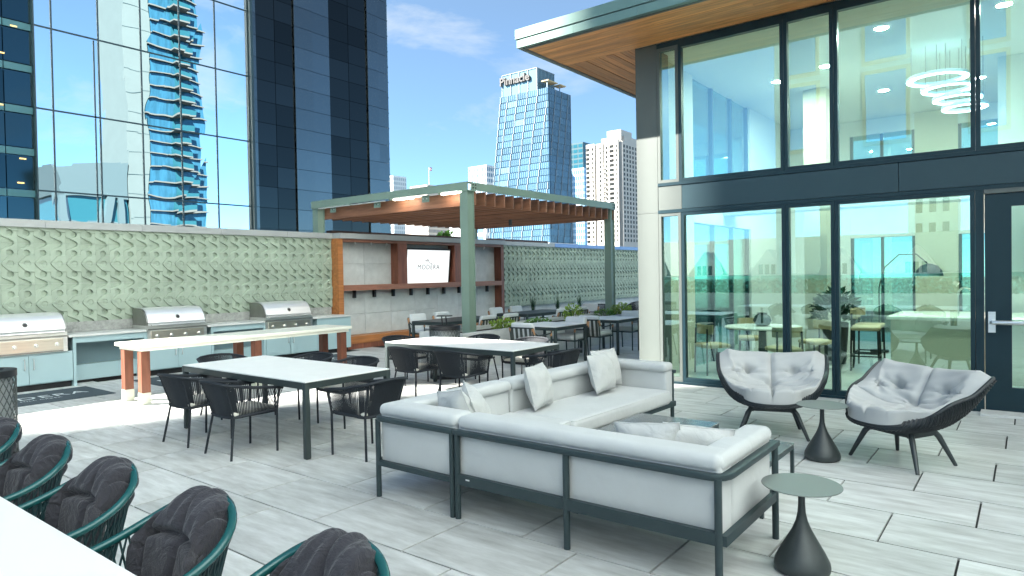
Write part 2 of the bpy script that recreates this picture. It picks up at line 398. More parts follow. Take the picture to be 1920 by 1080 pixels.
def green_wall(label, x0, x1, z_lo, t0, t1, cop0, cop1, capmat=coping_m, capsplit=None):
    t = thing('tile_wall', label, 'wall', ((x0 + x1) / 2, 13.15, 0))
    part('wall_core', MB().box(x0, x1, 12.975, 13.3, 0, 2.598), concrete, t, w=True)
    k0 = math.ceil((t0 - 3.692) / TW); k1 = math.floor((t1 - 3.692) / TW)
    for k in range(k0, k1):
        for r in range(0, 8):
            zb = 2.343 - TH * r
            if zb < z_lo - 0.02: continue
            obj('tile', tB if r % 2 == 0 else tA, t, (3.692 + TW * k - t.location.x, 12.955 - 13.15, zb + 0.0))
    x = cop0
    while x < cop1 - 0.05:
        e = min(x + 1.52, cop1)
        part('coping', MB().box(x + 0.002, e - 0.002, 12.86, 13.42, 2.60, 2.725), capmat, t, w=True)
        x = e
    return t
gw1 = green_wall('long pale green wall of relief tiles behind the barbecue grills', -2, 9.83, 1.0, 2.9, 9.86, -2.0, 9.84)
part('backsplash', MB().box(-2, 9.80, 12.90, 12.97, 0.84, 1.012), rough_con, gw1, w=True)
sky_cap = mat('sky_reflected_coping', (0.16, 0.24, 0.42), 0.35, metal=0.3)  # sky reflected in the metal coping, put into its base colour
gw2 = green_wall('pale green relief tile wall right of the television niche', 16.05, 27, 0.47, 16.1, 25.6, 19.1, 27.0, sky_cap)
part('coping', MB().box(16.06, 19.09, 12.86, 13.42, 2.60, 2.725), coping_m, gw2, w=True)

# ---------------------------------------------------------- television wall
t = tv = thing('media_wall', 'concrete and redwood wall unit holding the television', 'wall', (13, 12.9, 0))
part('wall_core', MB().box(9.84, 16.04, 13.0, 13.3, 0, 2.598), concrete, t, w=True)
for i in range(7):
    xa, xb = 9.98 + 0.85 * i, 9.98 + 0.85 * (i + 1)
    for (za, zb) in ((0.30, 0.80), (0.80, 1.37), (1.50, 2.02), (2.02, 2.53)):
        part('panel', MB().box(xa + 0.003, min(xb, 15.93) - 0.003, 12.95, 12.998, za + 0.003, zb - 0.003), concrete, t, w=True)
for i in range(4): part('coping', MB().box(9.85 + 1.55 * i, 9.85 + 1.55 * (i + 1) - 0.004, 12.62, 13.42, 2.60, 2.725), coping_m, t, w=True)
part('post', MB().box(9.845, 9.985, 12.68, 12.99, 0, 2.60), orange_wd, t, w=True)
part('post', MB().box(11.71, 12.03, 12.69, 12.99, 1.506, 2.53), redwood, t, w=True)
part('post', MB().box(13.85, 14.25, 12.69, 12.99, 1.506, 2.53), redwood, t, w=True)
part('post', MB().box(15.90, 16.035, 12.68, 12.99, 0, 2.60), redwood, t, w=True)
part('top_rail', MB().box(9.987, 15.898, 12.68, 12.98, 2.53, 2.598), redwood_h, t, w=True)
sh = part('shelf', MB().box(9.987, 15.898, 12.66, 12.98, 1.375, 1.505), redwood_h, t, w=True)
for i in range(9):
    part('bracket', MB().box(10.45 + i * 0.625, 10.50 + i * 0.625, 12.86, 12.948, 1.19, 1.372), black_m, sh, w=True)
part('base_board', MB().box(9.99, 15.9, 12.55, 12.94, 0.13, 0.30), orange_wd, t, w=True)
part('kick_board', MB().box(9.99, 15.9, 12.57, 12.94, 0.0, 0.128), redwood, t, w=True)
for x in (10.4, 10.9, 11.4, 14.75, 15.2):
    b = MB().tube([(x, 12.75, 2.53), (x, 12.75, 2.49), (x, 12.79, 2.455)], 0.018, 8)
    part('spot_light', b, steel_m, t, w=True, smooth=True)
tvo = thing('television', 'tilted flat television with white screen in the redwood niche', 'television', (12.94, 12.86, 1.93))
tvo.rotation_euler = (R(6), 0, 0)
part('bezel', MB().box(-0.86, 0.86, -0.03, 0.04, -0.50, 0.50), black_m, tvo, bevel=0.008)
part('mount', MB().box(-0.25, 0.25, 0.041, 0.07, -0.2, 0.2), black_m, tvo)
scr = part('screen', MB().box(-0.80, 0.80, -0.033, -0.0305, -0.46, 0.46), screen_m, tvo)
text('lettering', 'MODERA.', 0.19, print_k, scr, (0.03, -0.0335, -0.06), (R(90), 0, 0), 0.0003, space=1.12)
text('small_lettering', 'BY MILL CREEK', 0.055, print_g, scr, (0.02, -0.0335, -0.15), (R(90), 0, 0), 0.0003, space=1.25)
cur = [(-0.14, 0.16), (-0.10, 0.20), (-0.085, 0.15), (-0.05, 0.215), (-0.04, 0.15), (0.0, 0.21), (0.005, 0.15), (0.05, 0.11), (0.13, 0.095)]
part('swash', MB().tube([(x, -0.034, z) for x, z in cur], 0.008, 5), print_k, scr)

# ---------------------------------------------------------- planters and plants
def planter(name, label, x0, x1, y0, y1, h, th=0.12):
    t = thing(name, label, 'planter', ((x0 + x1) / 2, (y0 + y1) / 2, 0))
    b = MB(); b.box(x0, x1, y0, y0 + th, 0, h); b.box(x0, x1, y1 - th, y1, 0, h)
    b.box(x0, x0 + th, y0 + th, y1 - th, 0, h); b.box(x1 - th, x1, y0 + th, y1 - th, 0, h)
    part('basin', b, concrete, t, w=True)
    part('soil', MB().box(x0 + th, x1 - th, y0 + th, y1 - th, 0.02, h - 0.08), soil_m, t, w=True)
    return t
planter('concrete_planter', 'long low concrete planter under the pergola front posts', 8.95, 16.3, 8.05, 9.15, 0.64)
planter('concrete_planter', 'narrow concrete planter along the foot of the right green wall', 16.4, 25.8, 12.3, 12.92, 0.52)
def leaves(b, n, rx, ry, h, size, up_=0.6):
    for _ in range(n):
        a = rnd.uniform(0, 6.283); rr = math.sqrt(rnd.random()); z = rnd.random() ** 0.8
        p = Vector((rx * rr * math.cos(a), ry * rr * math.sin(a), h * z * (1.05 - 0.45 * rr)))
        d = Vector((math.cos(a) * (0.5 + rr), math.sin(a) * (0.5 + rr), up_ + rnd.uniform(-0.5, 0.6))).normalized()
        d = (d + Vector((rnd.uniform(-.5, .5), rnd.uniform(-.5, .5), rnd.uniform(-.3, .3)))).normalized()
        sd = d.cross(Vector((rnd.uniform(-1, 1), rnd.uniform(-1, 1), 1))).normalized(); L_ = size * rnd.uniform(0.6, 1.3)
        nrm = sd.cross(d) * L_ * 0.12
        b.add([p, p + d * L_ * 0.5 + sd * L_ * 0.28 + nrm, p + d * L_, p + d * L_ * 0.5 - sd * L_ * 0.28 + nrm], [(0, 1, 2), (0, 2, 3)])
    return b
def plant(name, label, loc, n, rx, ry, h, size, m, group=None, up_=0.6):
    t = thing(name, label, 'plant', loc, 0, group)
    part('foliage', leaves(MB(), n, rx, ry, h, size, up_), m, t)
    b = MB()
    for k in range(5):
        a = rnd.uniform(0, 6.28); b.tube([(0, 0, -0.06), (rx * 0.5 * math.cos(a), ry * 0.5 * math.sin(a), h * 0.7)], [0.008, 0.003], 5)
    part('stem', b, leaf3_m, t)
    return t
for (x, y, n, rx, h, m, lb) in [(9.15, 8.72, 150, 0.13, 0.20, leaf_m, 'small bright plant at the left end of the concrete planter beside the mesh bin'),
     (10.75, 8.55, 260, 0.26, 0.26, leaf2_m, 'yellow green leafy plant just right of the near pergola post'),
     (12.05, 8.6, 180, 0.30, 0.15, leaf_m, 'low green plant in the planter behind the nearer square table'),
     (13.35, 8.5, 240, 0.22, 0.42, leaf2_m, 'tallest upright yellow green plant in the planter'),
     (15.0, 8.6, 160, 0.25, 0.2, leaf_m, 'green shrub in the planter left of the far right pergola post'),
     (15.45, 8.4, 220, 0.26, 0.34, leaf2_m, 'bushy light shrub at the foot of the right pergola post'),
     (16.0, 8.6, 240, 0.2, 0.34, leaf2_m, 'light green plant at the right end of the planter')]:
    plant('planter_plant', lb, (x, y, 0.56), n, rx, rx * 0.9, h, 0.075, m, 'plants in the concrete planter')
for i, (x, lb) in enumerate([(17.4, 'first tuft of tall grass against the right green wall, nearest the niche'), (18.8, 'second tuft of tall grass against the right green wall'),
              (20.2, 'third tuft of tall grass against the right green wall'), (22.6, 'far tuft of tall grass against the right green wall')]):
    t = thing('ornamental_grass', lb, 'plant', (x, 12.6, 0.44), 0, 'grasses along the green wall'); b = MB()
    for k in range(36):
        a = rnd.uniform(0, 6.28); l = rnd.uniform(0.25, 0.6); q = rnd.uniform(0.02, 0.22); w_ = 0.008
        p0 = Vector((rnd.uniform(-.05, .05), rnd.uniform(-.05, .05), 0)); p1 = p0 + Vector((q * math.cos(a) * .4, q * math.sin(a) * .4, l * .6)); p2 = p0 + Vector((q * math.cos(a), q * math.sin(a), l))
        s = Vector((-math.sin(a), math.cos(a), 0)) * w_
        b.add([p0 - s, p0 + s, p1 + s, p1 - s, p2], [(0, 1, 2, 3), (3, 2, 4)])
    part('blade', b, leaf3_m, t, kind='stuff')

# ---------------------------------------------------------- pergola
t = pg = thing('pergola', 'green steel pergola with brown wooden slats over the dining area', 'pergola', (12.8, 11.1, 0))
PX0, PX1, PY0, PY1 = 9.95, 15.6, 8.77, 13.52
def ipost(x, y, z0, z1):
    b = MB(); b.box(x - 0.10, x - 0.085, y - 0.10, y + 0.10, z0, z1); b.box(x + 0.085, x + 0.10, y - 0.10, y + 0.10, z0, z1); b.box(x - 0.085, x + 0.085, y - 0.075, y + 0.075, z0, z1); return b
for (x, y) in ((PX0, PY0), (PX0, PY1), (PX1, PY0), (PX1, PY1)):
    p = part('post', ipost(x, y, 0.50 if y < 10 else 0, 3.345), steel_g, t, w=True)
    part('cap_plate', MB().box(x - 0.13, x + 0.13, y - 0.125, y + 0.125, 3.346, 3.362), steel_g, p, w=True)
b = MB().box(PX0 - 0.12, PX0 - 0.105, PY0 - 0.12, PY1 + 0.12, 3.363, 3.52); b.box(PX0 - 0.105, PX0 + 0.0, PY0 - 0.12, PY1 + 0.12, 3.505, 3.5201)
part('beam', b, steel_g, t, w=True)
b = MB().box(PX0 + 0.0, PX1 + 0.12, PY0 - 0.125, PY0 - 0.108, 3.363, 3.52); b.box(PX0 + 0.0, PX1 + 0.12, PY0 - 0.108, PY0, 3.505, 3.5202)
part('beam', b, steel_g, t, w=True)
part('beam', MB().box(PX0, PX1 + 0.12, PY1 + 0.10, PY1 + 0.115, 3.363, 3.519), steel_g, t, w=True)
part('beam', MB().box(PX1 + 0.121, PX1 + 0.136, PY0 - 0.12, PY1 + 0.115, 3.363, 3.519), steel_g, t, w=True)
sm = mesh('slat', MB().box(-0.021, 0.021, PY0 - 0.10 - 11.1, PY1 + 0.05 - 11.1, 3.09, 3.36), slat_wood)
for i in range(19): obj('slat', sm, t, (PX0 + 0.14 + i * 0.309 - 12.8, 0, 0))
for i in range(3):
    x = PX0 + 1.3 + i * 1.7
    part('cross_tie', MB().box(PX0 + 0.1, PX1, 9.6 + i * 1.5, 9.65 + i * 1.5, 3.365, 3.41), steel_g, t, w=True)
for y in (9.9, 11.4, 12.95):
    c = part('clip_plate', MB().box(PX0 - 0.02, PX0 - 0.004, y - 0.1, y + 0.1, 3.22, 3.362), steel_g, t, w=True)
    for dy in (-0.05, 0.05): part('bolt', MB().tube([(PX0 - 0.022, y + dy, 3.29), (PX0 - 0.034, y + dy, 3.29)], 0.013, 6), steel_m, c, w=True)
for (x, z) in ((0.04, 3.41), (0.04, 3.47), (0.12, 3.41), (0.12, 3.47)):
    part('bolt', MB().tube([(PX0 + x, PY0 - 0.126, z), (PX0 + x, PY0 - 0.14, z)], 0.014, 6), black_m, t, w=True)
    part('bolt', MB().tube([(PX1 - x + 0.1, PY0 - 0.126, z), (PX1 - x + 0.1, PY0 - 0.14, z)], 0.014, 6), black_m, t, w=True)
for y in (9.1, 10.5): part('light_strip', MB().box(PX0 - 0.10, PX0 - 0.03, y - 0.28, y + 0.28, 3.322, 3.345), strip_m, t, w=True)
for y in (11.7, 12.9): part('light_strip', MB().box(PX0 - 0.10, PX0 - 0.03, y - 0.6, y + 0.5, 3.33, 3.345), white_p, t, w=True)
for (x, y) in ((12.1, 10.6), (13.7, 10.6)): part('spot_light', MB().tube([(x, y, 3.30), (x, y, 2.95)], 0.045, 10), dleg_m, t, w=True)

# behind the wall: dark rail on the coping and a palm top
for (xa, xb, lb) in ((10.6, 16.1, 'long dark brown rail lying behind the wall coping'), (16.9, 20.2, 'shorter dark rail behind the coping right of the near post')):
    b = MB().box(xa, xb, 13.9, 14.1, 2.78, 2.88)
    tt = thing('dark_rail', lb, 'rail', ((xa + xb) / 2, 14, 2.0)); part('rail', b, mat('dark_brown', (0.06, 0.03, 0.022), 0.6), tt, w=True)
    for x in (xa + 0.4, xb - 0.4): part('post', MB().box(x - 0.04, x + 0.04, 13.96, 14.04, 0.0, 2.78), black_m, tt, w=True)
plant('rooftop_plant', 'spiky green plant top showing above the brown rail', (15.9, 15.0, 2.75), 120, 0.25, 0.25, 0.35, 0.16, leaf_m, None, 0.9)

# ---------------------------------------------------------- amenity building
XF = 9.55
ab = thing('amenity_building', 'two storey glass lounge building with cedar soffit on the right', 'building', (13, 0, 0))
def bp_(name, b, m, par=ab, **k): return part(name, b, m, par, w=True, **k)
col_ = bp_('corner_column', MB().box(XF - 0.03, XF + 0.40, 4.50, 4.85, 0, 2.598), light_al)
bp_('corner_column', MB().box(XF - 0.03, XF + 0.40, 4.50, 4.85, 2.602, 5.169), light_al)
for (ya, yb) in ((4.497, 1.283), (1.277, -1.2), (-1.206, -4.6)):
    bp_('spandrel_panel', MB().box(XF - 0.02, XF + 0.25, yb, ya, 2.64, 2.995), teal_pan if ya < 4 else teal_pan)
bp_('spandrel_panel', MB().box(XF - 0.024, XF + 0.2, 4.12, 4.498, 2.636, 2.999), light_al)  # sunlit end of the spandrel, put in as a paler panel colour
bp_('sill_trim', MB().box(XF - 0.035, XF + 0.2, -4.6, 4.498, 3.0, 3.045), dark_al)
bp_('head_trim', MB().box(XF - 0.035, XF + 0.2, -4.6, 4.498, 2.585, 2.634), dark_al)
bp_('head_trim', MB().box(XF - 0.02, XF + 0.2, -4.6, 4.498, 5.09, 5.165), dark_al)
def window(ya, yb, za, zb, fm=dark_al, fr=0.045, bot=None):
    b = MB(); x0, x1 = XF - 0.03, XF + 0.06; bot = bot or fr
    b.box(x0, x1, yb, yb + fr, za, zb); b.box(x0, x1, ya - fr, ya, za, zb)
    b.box(x0 + 0.002, x1 - 0.002, yb + fr, ya - fr, za, za + bot); b.box(x0 + 0.002, x1 - 0.002, yb + fr, ya - fr, zb - fr, zb)
    wv = bp_('window', b, fm)
    bp_('pane', MB().box(XF + 0.012, XF + 0.020, yb + fr - 0.01, ya - fr + 0.01, za + bot - 0.01, zb - fr + 0.01), pane_m, wv)
    return wv
for (ya, yb) in ((4.495, 4.135), (4.13, 2.635), (2.63, 2.015), (2.01, 0.505)):
    window(ya, yb, 0.0, 2.583, light_al if ya > 4.2 else dark_al, 0.045, 0.10)
for (ya, yb) in ((4.495, 4.155), (4.15, 2.64), (2.635, 2.015), (2.01, 0.495), (0.49, -1.1), (-1.105, -2.7), (-2.705, -4.5)):
    window(ya, yb, 3.047, 5.088, light_al if ya > 4.2 else dark_al)
bp_('door_jamb', MB().box(XF - 0.03, XF + 0.1, 0.42, 0.50, 0, 2.583), dark_al)
bp_('door_header', MB().box(XF - 0.045, XF + 0.1, -0.9, 0.415, 2.535, 2.583), light_al)
b = MB(); b.box(XF - 0.02, XF + 0.04, 0.16, 0.41, 0.012, 2.53); b.box(XF - 0.02, XF + 0.04, -0.86, -0.66, 0.012, 2.53)
b.box(XF - 0.018, XF + 0.038, -0.66, 0.16, 0.012, 0.30); b.box(XF - 0.018, XF + 0.038, -0.66, 0.16, 2.38, 2.53)
dr = bp_('door', b, dark_al)
bp_('pane', MB().box(XF + 0.006, XF + 0.014, -0.67, 0.17, 0.29, 2.39), pane_m, dr)
b = MB().box(XF - 0.05, XF - 0.021, 0.31, 0.38, 0.93, 1.17); b.tube([(XF - 0.045, 0.345, 1.05), (XF - 0.09, 0.33, 1.05), (XF - 0.10, 0.27, 1.05), (XF - 0.10, -0.75, 1.05)], 0.026, 10)
bp_('door_pull', b, steel_m, dr, smooth=True)
bp_('threshold', MB().box(XF - 0.32, XF - 0.036, -0.9, 0.45, 0.002, 0.03), concrete)
bp_('base_strip', MB().box(XF - 0.06, XF - 0.031, 0.5, 4.49, 0.001, 0.035), dark_al)
window(-0.9, -2.4, 0.0, 2.583); window(-2.405, -4.5, 0.0, 2.583)
# roof
bp_('roof_slab', MB().box(8.40, 20, -5, 6.17, 5.22, 5.42), white_p)
y = 6.24
while y > -4.5:
    ye = max(y - 1.03, -4.6)
    bp_('fascia_panel', MB().box(8.30, 8.38, ye + 0.004, y, 5.175, 5.298), fascia_m); y = ye
y = 6.26
while y > -4.5:
    ye = max(y - 2.06, -4.6)
    bp_('fascia_panel', MB().box(8.285, 8.38, ye + 0.003, y, 5.308, 5.455), fascia_m); y = ye
x = 8.39
while x < 19:
    bp_('fascia_panel', MB().box(x, x + 1.03, 6.18, 6.24, 5.175, 5.298), fascia_m); bp_('fascia_panel', MB().box(x, x + 1.026, 6.18, 6.26, 5.308, 5.455), fascia_m); x += 1.034
bp_('edge_trim', MB().box(8.382, 8.43, -4.6, 6.178, 5.168, 5.218), light_al)
bp_('edge_trim', MB().box(8.431, 20, 6.13, 6.178, 5.168, 5.218), light_al)
bw = (9.52 - 8.432) / 9
for i in range(9):
    cuts = sorted([6.128, -4.6] + [rnd.uniform(-3.5, 5.3) for _ in range(3)], reverse=True)
    for a, c in zip(cuts, cuts[1:]):
        if a - c > 0.05: bp_('soffit_board', MB().box(8.432 + bw * i + 0.003, 8.432 + bw * (i + 1) - 0.003, c + 0.002, a - 0.002, 5.171 + rnd.uniform(0, 0.004), 5.2), cedar_y)
bh = (6.128 - 4.86) / 10
for i in range(10):
    bp_('soffit_board', MB().box(9.526, 19.9, 4.86 + bh * i + 0.004, 4.86 + bh * (i + 1) - 0.004, 5.171 + rnd.uniform(0, 0.006), 5.2), cedar_x)
# interior shell
ifl = bp_('interior_floor', MB().box(9.62, 19.9, -4.9, 4.84, -0.016, 0.0), joint_m)
for i in range(9):
    for j in range(8):
        bp_('floor_tile', MB().box(9.63 + 1.14 * i, 9.63 + 1.14 * (i + 1) - 0.008, -4.86 + 1.21 * j, -4.86 + 1.21 * (j + 1) - 0.008, 0.001, 0.005), intfl_m, ifl)
bp_('ceiling', MB().box(9.62, 19.9, -4.9, 4.84, 5.10, 5.165), white_p)
bp_('end_wall', MB().box(9.96, 11.2, 4.62, 4.80, 0, 5.09), cream_p)
bp_('end_wall', MB().box(14.2, 19.9, 4.62, 4.80, 0, 5.09), white_p)
bp_('end_wall', MB().box(11.202, 14.198, 4.62, 4.80, 2.55, 3.1), white_p)
for (za, zb) in ((0, 2.55), (3.1, 5.09)):
    b = MB()
    for x in (11.2, 12.2, 13.2, 14.14): b.box(x, x + 0.06, 4.66, 4.74, za + 0.001, zb - 0.001)
    wv = bp_('window', b, dark_al)
    bp_('pane', MB().box(11.26, 14.14, 4.695, 4.703, za, zb), pane_m, wv)
bx = 17.2
for (ya, yb, za, zb) in ((4.62, 3.3, 0, 5.09), (3.3, 2.0, 2.4, 3.2), (2.0, 1.2, 0, 5.09), (1.2, -0.3, 2.4, 3.3), (-0.3, -1.3, 0, 5.09), (-1.3, -3.3, 2.4, 3.3), (-3.3, -4.9, 0, 5.09), (3.3, 2.0, 4.75, 5.09), (1.2, -0.3, 4.75, 5.09), (-1.3, -3.3, 4.75, 5.09)):
    bp_('back_wall', MB().box(bx, bx + 0.2, yb + 0.001, ya - 0.001, za, zb), white_p if ya > 3.9 or za > 2 else cream_p)
for (ya, yb) in ((3.3, 2.0), (1.2, -0.3), (-1.3, -3.3)):
    for (za, zb) in ((0, 2.4), (3.25, 4.75)):
        b = MB(); m_ = (ya + yb) / 2
        for yy in (yb + 0.03, m_, ya - 0.03): b.box(bx + 0.05, bx + 0.12, yy - 0.03, yy + 0.03, za, zb)
        wv = bp_('window', b, dark_al)
        bp_('pane', MB().box(bx + 0.08, bx + 0.088, yb + 0.06, ya - 0.06, za, zb), pane_m, wv)
bp_('south_wall', MB().box(9.62, 19.9, -5.1, -4.91, 0, 5.165), white_p)
bp_('mezzanine_beam', MB().box(12.6, 13.1, -4.9, 4.61, 2.75, 3.25), white_p)
for y in (3.2, 0.2, -2.8): bp_('interior_column', MB().box(13.55, 13.95, y - 0.2, y + 0.2, 0, 5.09), cream_p if y > 1 else white_p)
for (x, y, lb) in [(10.8, 1.65, 'lit ceiling downlight nearest the glass, left of the ring pendants'), (10.9, 0.25, 'lit ceiling downlight by the glass, right of the ring pendants'),
                   (12.2, 2.7, 'lit ceiling downlight behind the narrow upper pane'), (14.6, 2.2, 'small lit downlight deeper in, left of the ring pendants'),
                   (14.8, 0.7, 'small lit downlight deep behind the ring pendants'), (12.6, 3.6, 'lit ceiling downlight behind the widest left upper pane')]:
    d = thing('downlight', lb, 'light', (x, y, 5.0985), 0, 'downlights in the lounge ceiling')
    part('lens', MB().lathe([(0.0, -0.006), (0.085, -0.006), (0.085, 0)], 16), lamp_m, d)
    part('trim', MB().lathe([(0.087, -0.01), (0.11, -0.008), (0.11, 0.0), (0.087, 0)], 16, cap=False), white_p, d)
for k, (y, z, r, lb) in enumerate([(1.12, 4.62, 0.42, 'highest glowing ring pendant behind the upper window'), (0.98, 4.44, 0.36, 'second ring pendant from the top of the cluster'), (0.86, 4.27, 0.33, 'third ring pendant from the top of the cluster'), (0.77, 4.12, 0.30, 'lowest ring pendant of the cluster')]):
    rp = thing('ring_pendant', lb, 'pendant lamp', (12.3, y, z), 0, 'ring pendants in the lounge')
    part('ring', MB().lathe([(r * 0.80, -0.02), (r, -0.02), (r, 0.025), (r * 0.80, 0.025), (r * 0.80, -0.02)], 40, cap=False), mat('ring_body', (0.30, 0.45, 0.55), 0.4), rp)
    part('glow_band', MB().lathe([(r * 0.78, -0.022), (r * 0.98, -0.024), (r * 0.98, -0.028), (r * 0.78, -0.026), (r * 0.78, -0.022)], 40, cap=False), ring_m, rp)
    b = MB()
    for a in (0, 2.1, 4.2): b.tube([(r * 0.9 * math.cos(a), r * 0.9 * math.sin(a), 0.02), (r * 0.9 * math.cos(a), r * 0.9 * math.sin(a), 5.095 - z)], 0.004, 5)
    part('cable', b, dleg_m, rp)
# ================================================================== CITY
def bx(name, m, par, *a, **k): return part(name, MB().box(*a), m, par, w=True, **k)
mir_m  = mirror_mat('mirror_glass', (0.84, 0.93, 0.95), 0.0, 0.11, 0.30)
dkgl_m = mirror_mat('dark_glass', (0.045, 0.080, 0.090), 0.05, 0.03, 0.4, rvar=0.25)
pan_m  = mirror_mat('blue_panel', (0.12, 0.135, 0.14), 0.22, 0.0, 1, rvar=0.10)
dpan_m = mirror_mat('dark_panel', (0.034, 0.037, 0.036), 0.10, 0.02, 0.5, rvar=0.25)
mull_m = mat('mullion', (0.02, 0.045, 0.055), 0.4)
GY = 36.0
gt = thing('glass_tower', 'mirror glass office tower rising behind the green wall at left', 'building', (8, GY + 12, -18))
bx('tower_body', mat('tower_core', (0.03, 0.045, 0.05), 0.6), gt, -18.7, 32.55, GY + 0.35, GY + 24, -18, 92)
zl = [2.14 + 3.78 * k for k in range(6)]
xm = [11.12] + [11.86 + 1.99 * k for k in range(6)]
for c in range(6):
    for r_ in range(5):
        x0, x1, z0, z1 = xm[c] + 0.012, xm[c + 1] - 0.012, zl[r_] + 0.012, zl[r_ + 1] - 0.012
        tl, tl2 = rnd.uniform(-0.004, 0.004), rnd.uniform(-0.003, 0.003)
        b = MB(); b.hexa([(x0, GY + tl, z0), (x1, GY + tl2, z0), (x1, GY + 0.06, z0), (x0, GY + 0.06, z0), (x0, GY - tl, z1), (x1, GY - tl2 * 0.5, z1), (x1, GY + 0.06, z1), (x0, GY + 0.06, z1)])
        part('pane', b, mir_m, gt, w=True)
b = MB(); b.box(11.12, 21.8, GY, GY + 0.06, zl[5] + 0.05, 92); b.box(11.12, 21.8, GY, GY + 0.06, -18, zl[0] - 0.05)
part('outer_glazing', b, mir_m, gt, w=True, kind='stuff')
b = MB()
for x in xm: b.box(x - 0.035, x + 0.035, GY - 0.035, GY + 0.2, -18, 92)
b.box(13.64 - 0.03, 13.64 + 0.03, GY - 0.03, GY + 0.05, 2.2, 13.4)
for z in zl + [zl[5] + 3.78 * k for k in range(1, 16)]: b.box(11.12, 21.8, GY - 0.03, GY + 0.19, z - 0.035, z + 0.035)
part('mullion', b, mull_m, gt, w=True, kind='stuff')
# dark left bay: recessed floors with lit ceilings behind dark panes
for c, (x0, x1) in enumerate(((8.9, 9.95), (9.99, 11.05))):
    for r_ in range(9):
        z0 = 2.14 + 1.89 * r_
        bx('dark_pane', dkgl_m, gt, x0, x1, GY, GY + 0.05, z0 + 0.02, z0 + 1.50)
        bx('floor_band', mat('band', (0.045, 0.16, 0.18), 0.4), gt, x0, x1, GY - 0.01, GY + 0.05, z0 + 1.55, z0 + 1.86)
for (x, z) in ((9.75, 4.1), (10.6, 7.3), (9.8, 9.6), (10.5, 6.2), (9.9, 11.9), (10.4, 13.2), (9.5, 8.5)):
    bx('ceiling_lamp', mat('warm_lamp', (0.9, 0.6, 0.2), 0.5, emit=((1, 0.58, 0.18), 0.22)), gt, x - 0.13, x + 0.13, GY - 0.02, GY - 0.005, z - 0.03, z + 0.03)
bx('dark_bay', dkgl_m, gt, -18.7, 8.88, GY, GY + 0.1, -18, 92); bx('dark_bay', dkgl_m, gt, 8.9, 11.06, GY + 0.1, GY + 0.2, -18, 92)
bx('edge_fin', mull_m, gt, 11.055, 11.115, GY - 0.25, GY + 0.2, -18, 92)
bx('edge_fin', mull_m, gt, 21.83, 21.98, GY - 0.3, GY + 0.3, -18, 92)
strips = [(22.0, 22.3, pan_m, 1), (22.3, 24.9, dpan_m, 2), (24.9, 27.6, pan_m, 2), (27.6, 30.7, dpan_m, 2), (30.7, 32.6, pan_m, 2)]
off = 0.0
for (xa, xb, m_, nc) in strips:
    dy = 0.10 if m_ is pan_m else 0.0
    for c in range(nc):
        for r_ in range(17):
            x0 = xa + (xb - xa) * c / nc + 0.012; x1 = xa + (xb - xa) * (c + 1) / nc - 0.012; z0 = 2.14 + 1.26 * r_ + 0.012; z1 = z0 + 1.236
            bow = 0.10 * (c if m_ is pan_m else 0.2)
            b = MB(); b.hexa([(x0, GY - dy + bow * 0.5, z0), (x1, GY - dy + bow, z0), (x1, GY + 0.25, z0), (x0, GY + 0.25, z0), (x0, GY - dy + bow * 0.5, z1), (x1, GY - dy + bow, z1), (x1, GY + 0.25, z1), (x0, GY + 0.25, z1)])
            part('cladding_panel', b, m_, gt, w=True)
b = MB()
for (xa, xb, m_, nc) in strips: b.box(xa + 0.01, xb - 0.01, GY + 0.02, GY + 0.26, 2.14 + 17 * 1.26 + 0.02, 92)
part('upper_cladding', b, pan_m, gt, w=True, kind='stuff')
lat = MB()
for x in (32.7, 33.05):
    lat.box(x - 0.03, x + 0.03, GY + 0.5, GY + 0.56, -18, 60)
for k in range(60): lat.box(32.56, 33.08, GY + 0.46, GY + 0.6, -2 + 1.1 * k, -1.92 + 1.1 * k)
part('ladder_frame', lat, mat('ladder', (0.05, 0.13, 0.16), 0.5), gt, w=True)

# added unseen tower to the left: it shades the foreground, its corner raised to let sun under
def sp(s, al): return (0.740 * s + SUN_DIR.x * al, 0.673 * s + SUN_DIR.y * al)
ot = thing('added_shade_tower', 'unseen tall tower added on the left to shade the lounge', 'building', (*sp(0, -68), -18))
def sblock(s0, s1, a0, a1, z0a, z0b, z1):
    p = [sp(s0, a1), sp(s1, a1), sp(s1, a0), sp(s0, a0)]
    zz = [z0a, z0b, z0b, z0a]
    return MB().hexa([(p[i][0], p[i][1], zz[i]) for i in range(4)] + [(p[i][0], p[i][1], z1) for i in range(4)])
shad_m = mat('tower_wall', (0.45, 0.46, 0.46), 0.5, var=0.1, vscale=0.2)
part('tower_body', sblock(-5, 8.05, -78, -60, -18, -18, 58), shad_m, ot, w=True)
part('raised_corner', sblock(8.052, 9.78, -62, -60, 44.6, 47.2, 58), shad_m, ot, w=True)
for k in range(11):
    b = sblock(-4.6, 7.8, -59.98, -59.9, -14 + 6 * k, -14 + 6 * k, -11.2 + 6 * k); part('window_band', b, dkgl_m, ot, w=True)

# added pale wing, unseen behind the camera: sunlit, it throws light back on to the terrace
rw = thing('bounce_wing', 'unseen pale wing added behind the camera to bounce sunlight on the terrace', 'building', (-4, -18, -18))
wing_m = mat('wing_render', (0.70, 0.78, 0.80), 0.8, var=0.03, vscale=0.5)
bx('wall', wing_m, rw, -40, 19, -26, -9.5, -18, 48)
wv_ = MB()
for k in range(12):
    for j in range(14 if k > 1 else 0): wv_.box(-37 + 4 * j, -35.6 + 4 * j, -9.52, -9.44, 1.2 + 3.6 * k, 3.0 + 3.6 * k)
part('windows', wv_, dkgl_m, rw, w=True, kind='stuff')
for k in range(14): bx('low_bounce_stop', dkgl_m, rw, -39.5 + 4.15 * k, -35.5 + 4.15 * k, -9.47, -9.38, 0.02, 6.2)  # dark band added to stop low bounce light reaching under the furniture

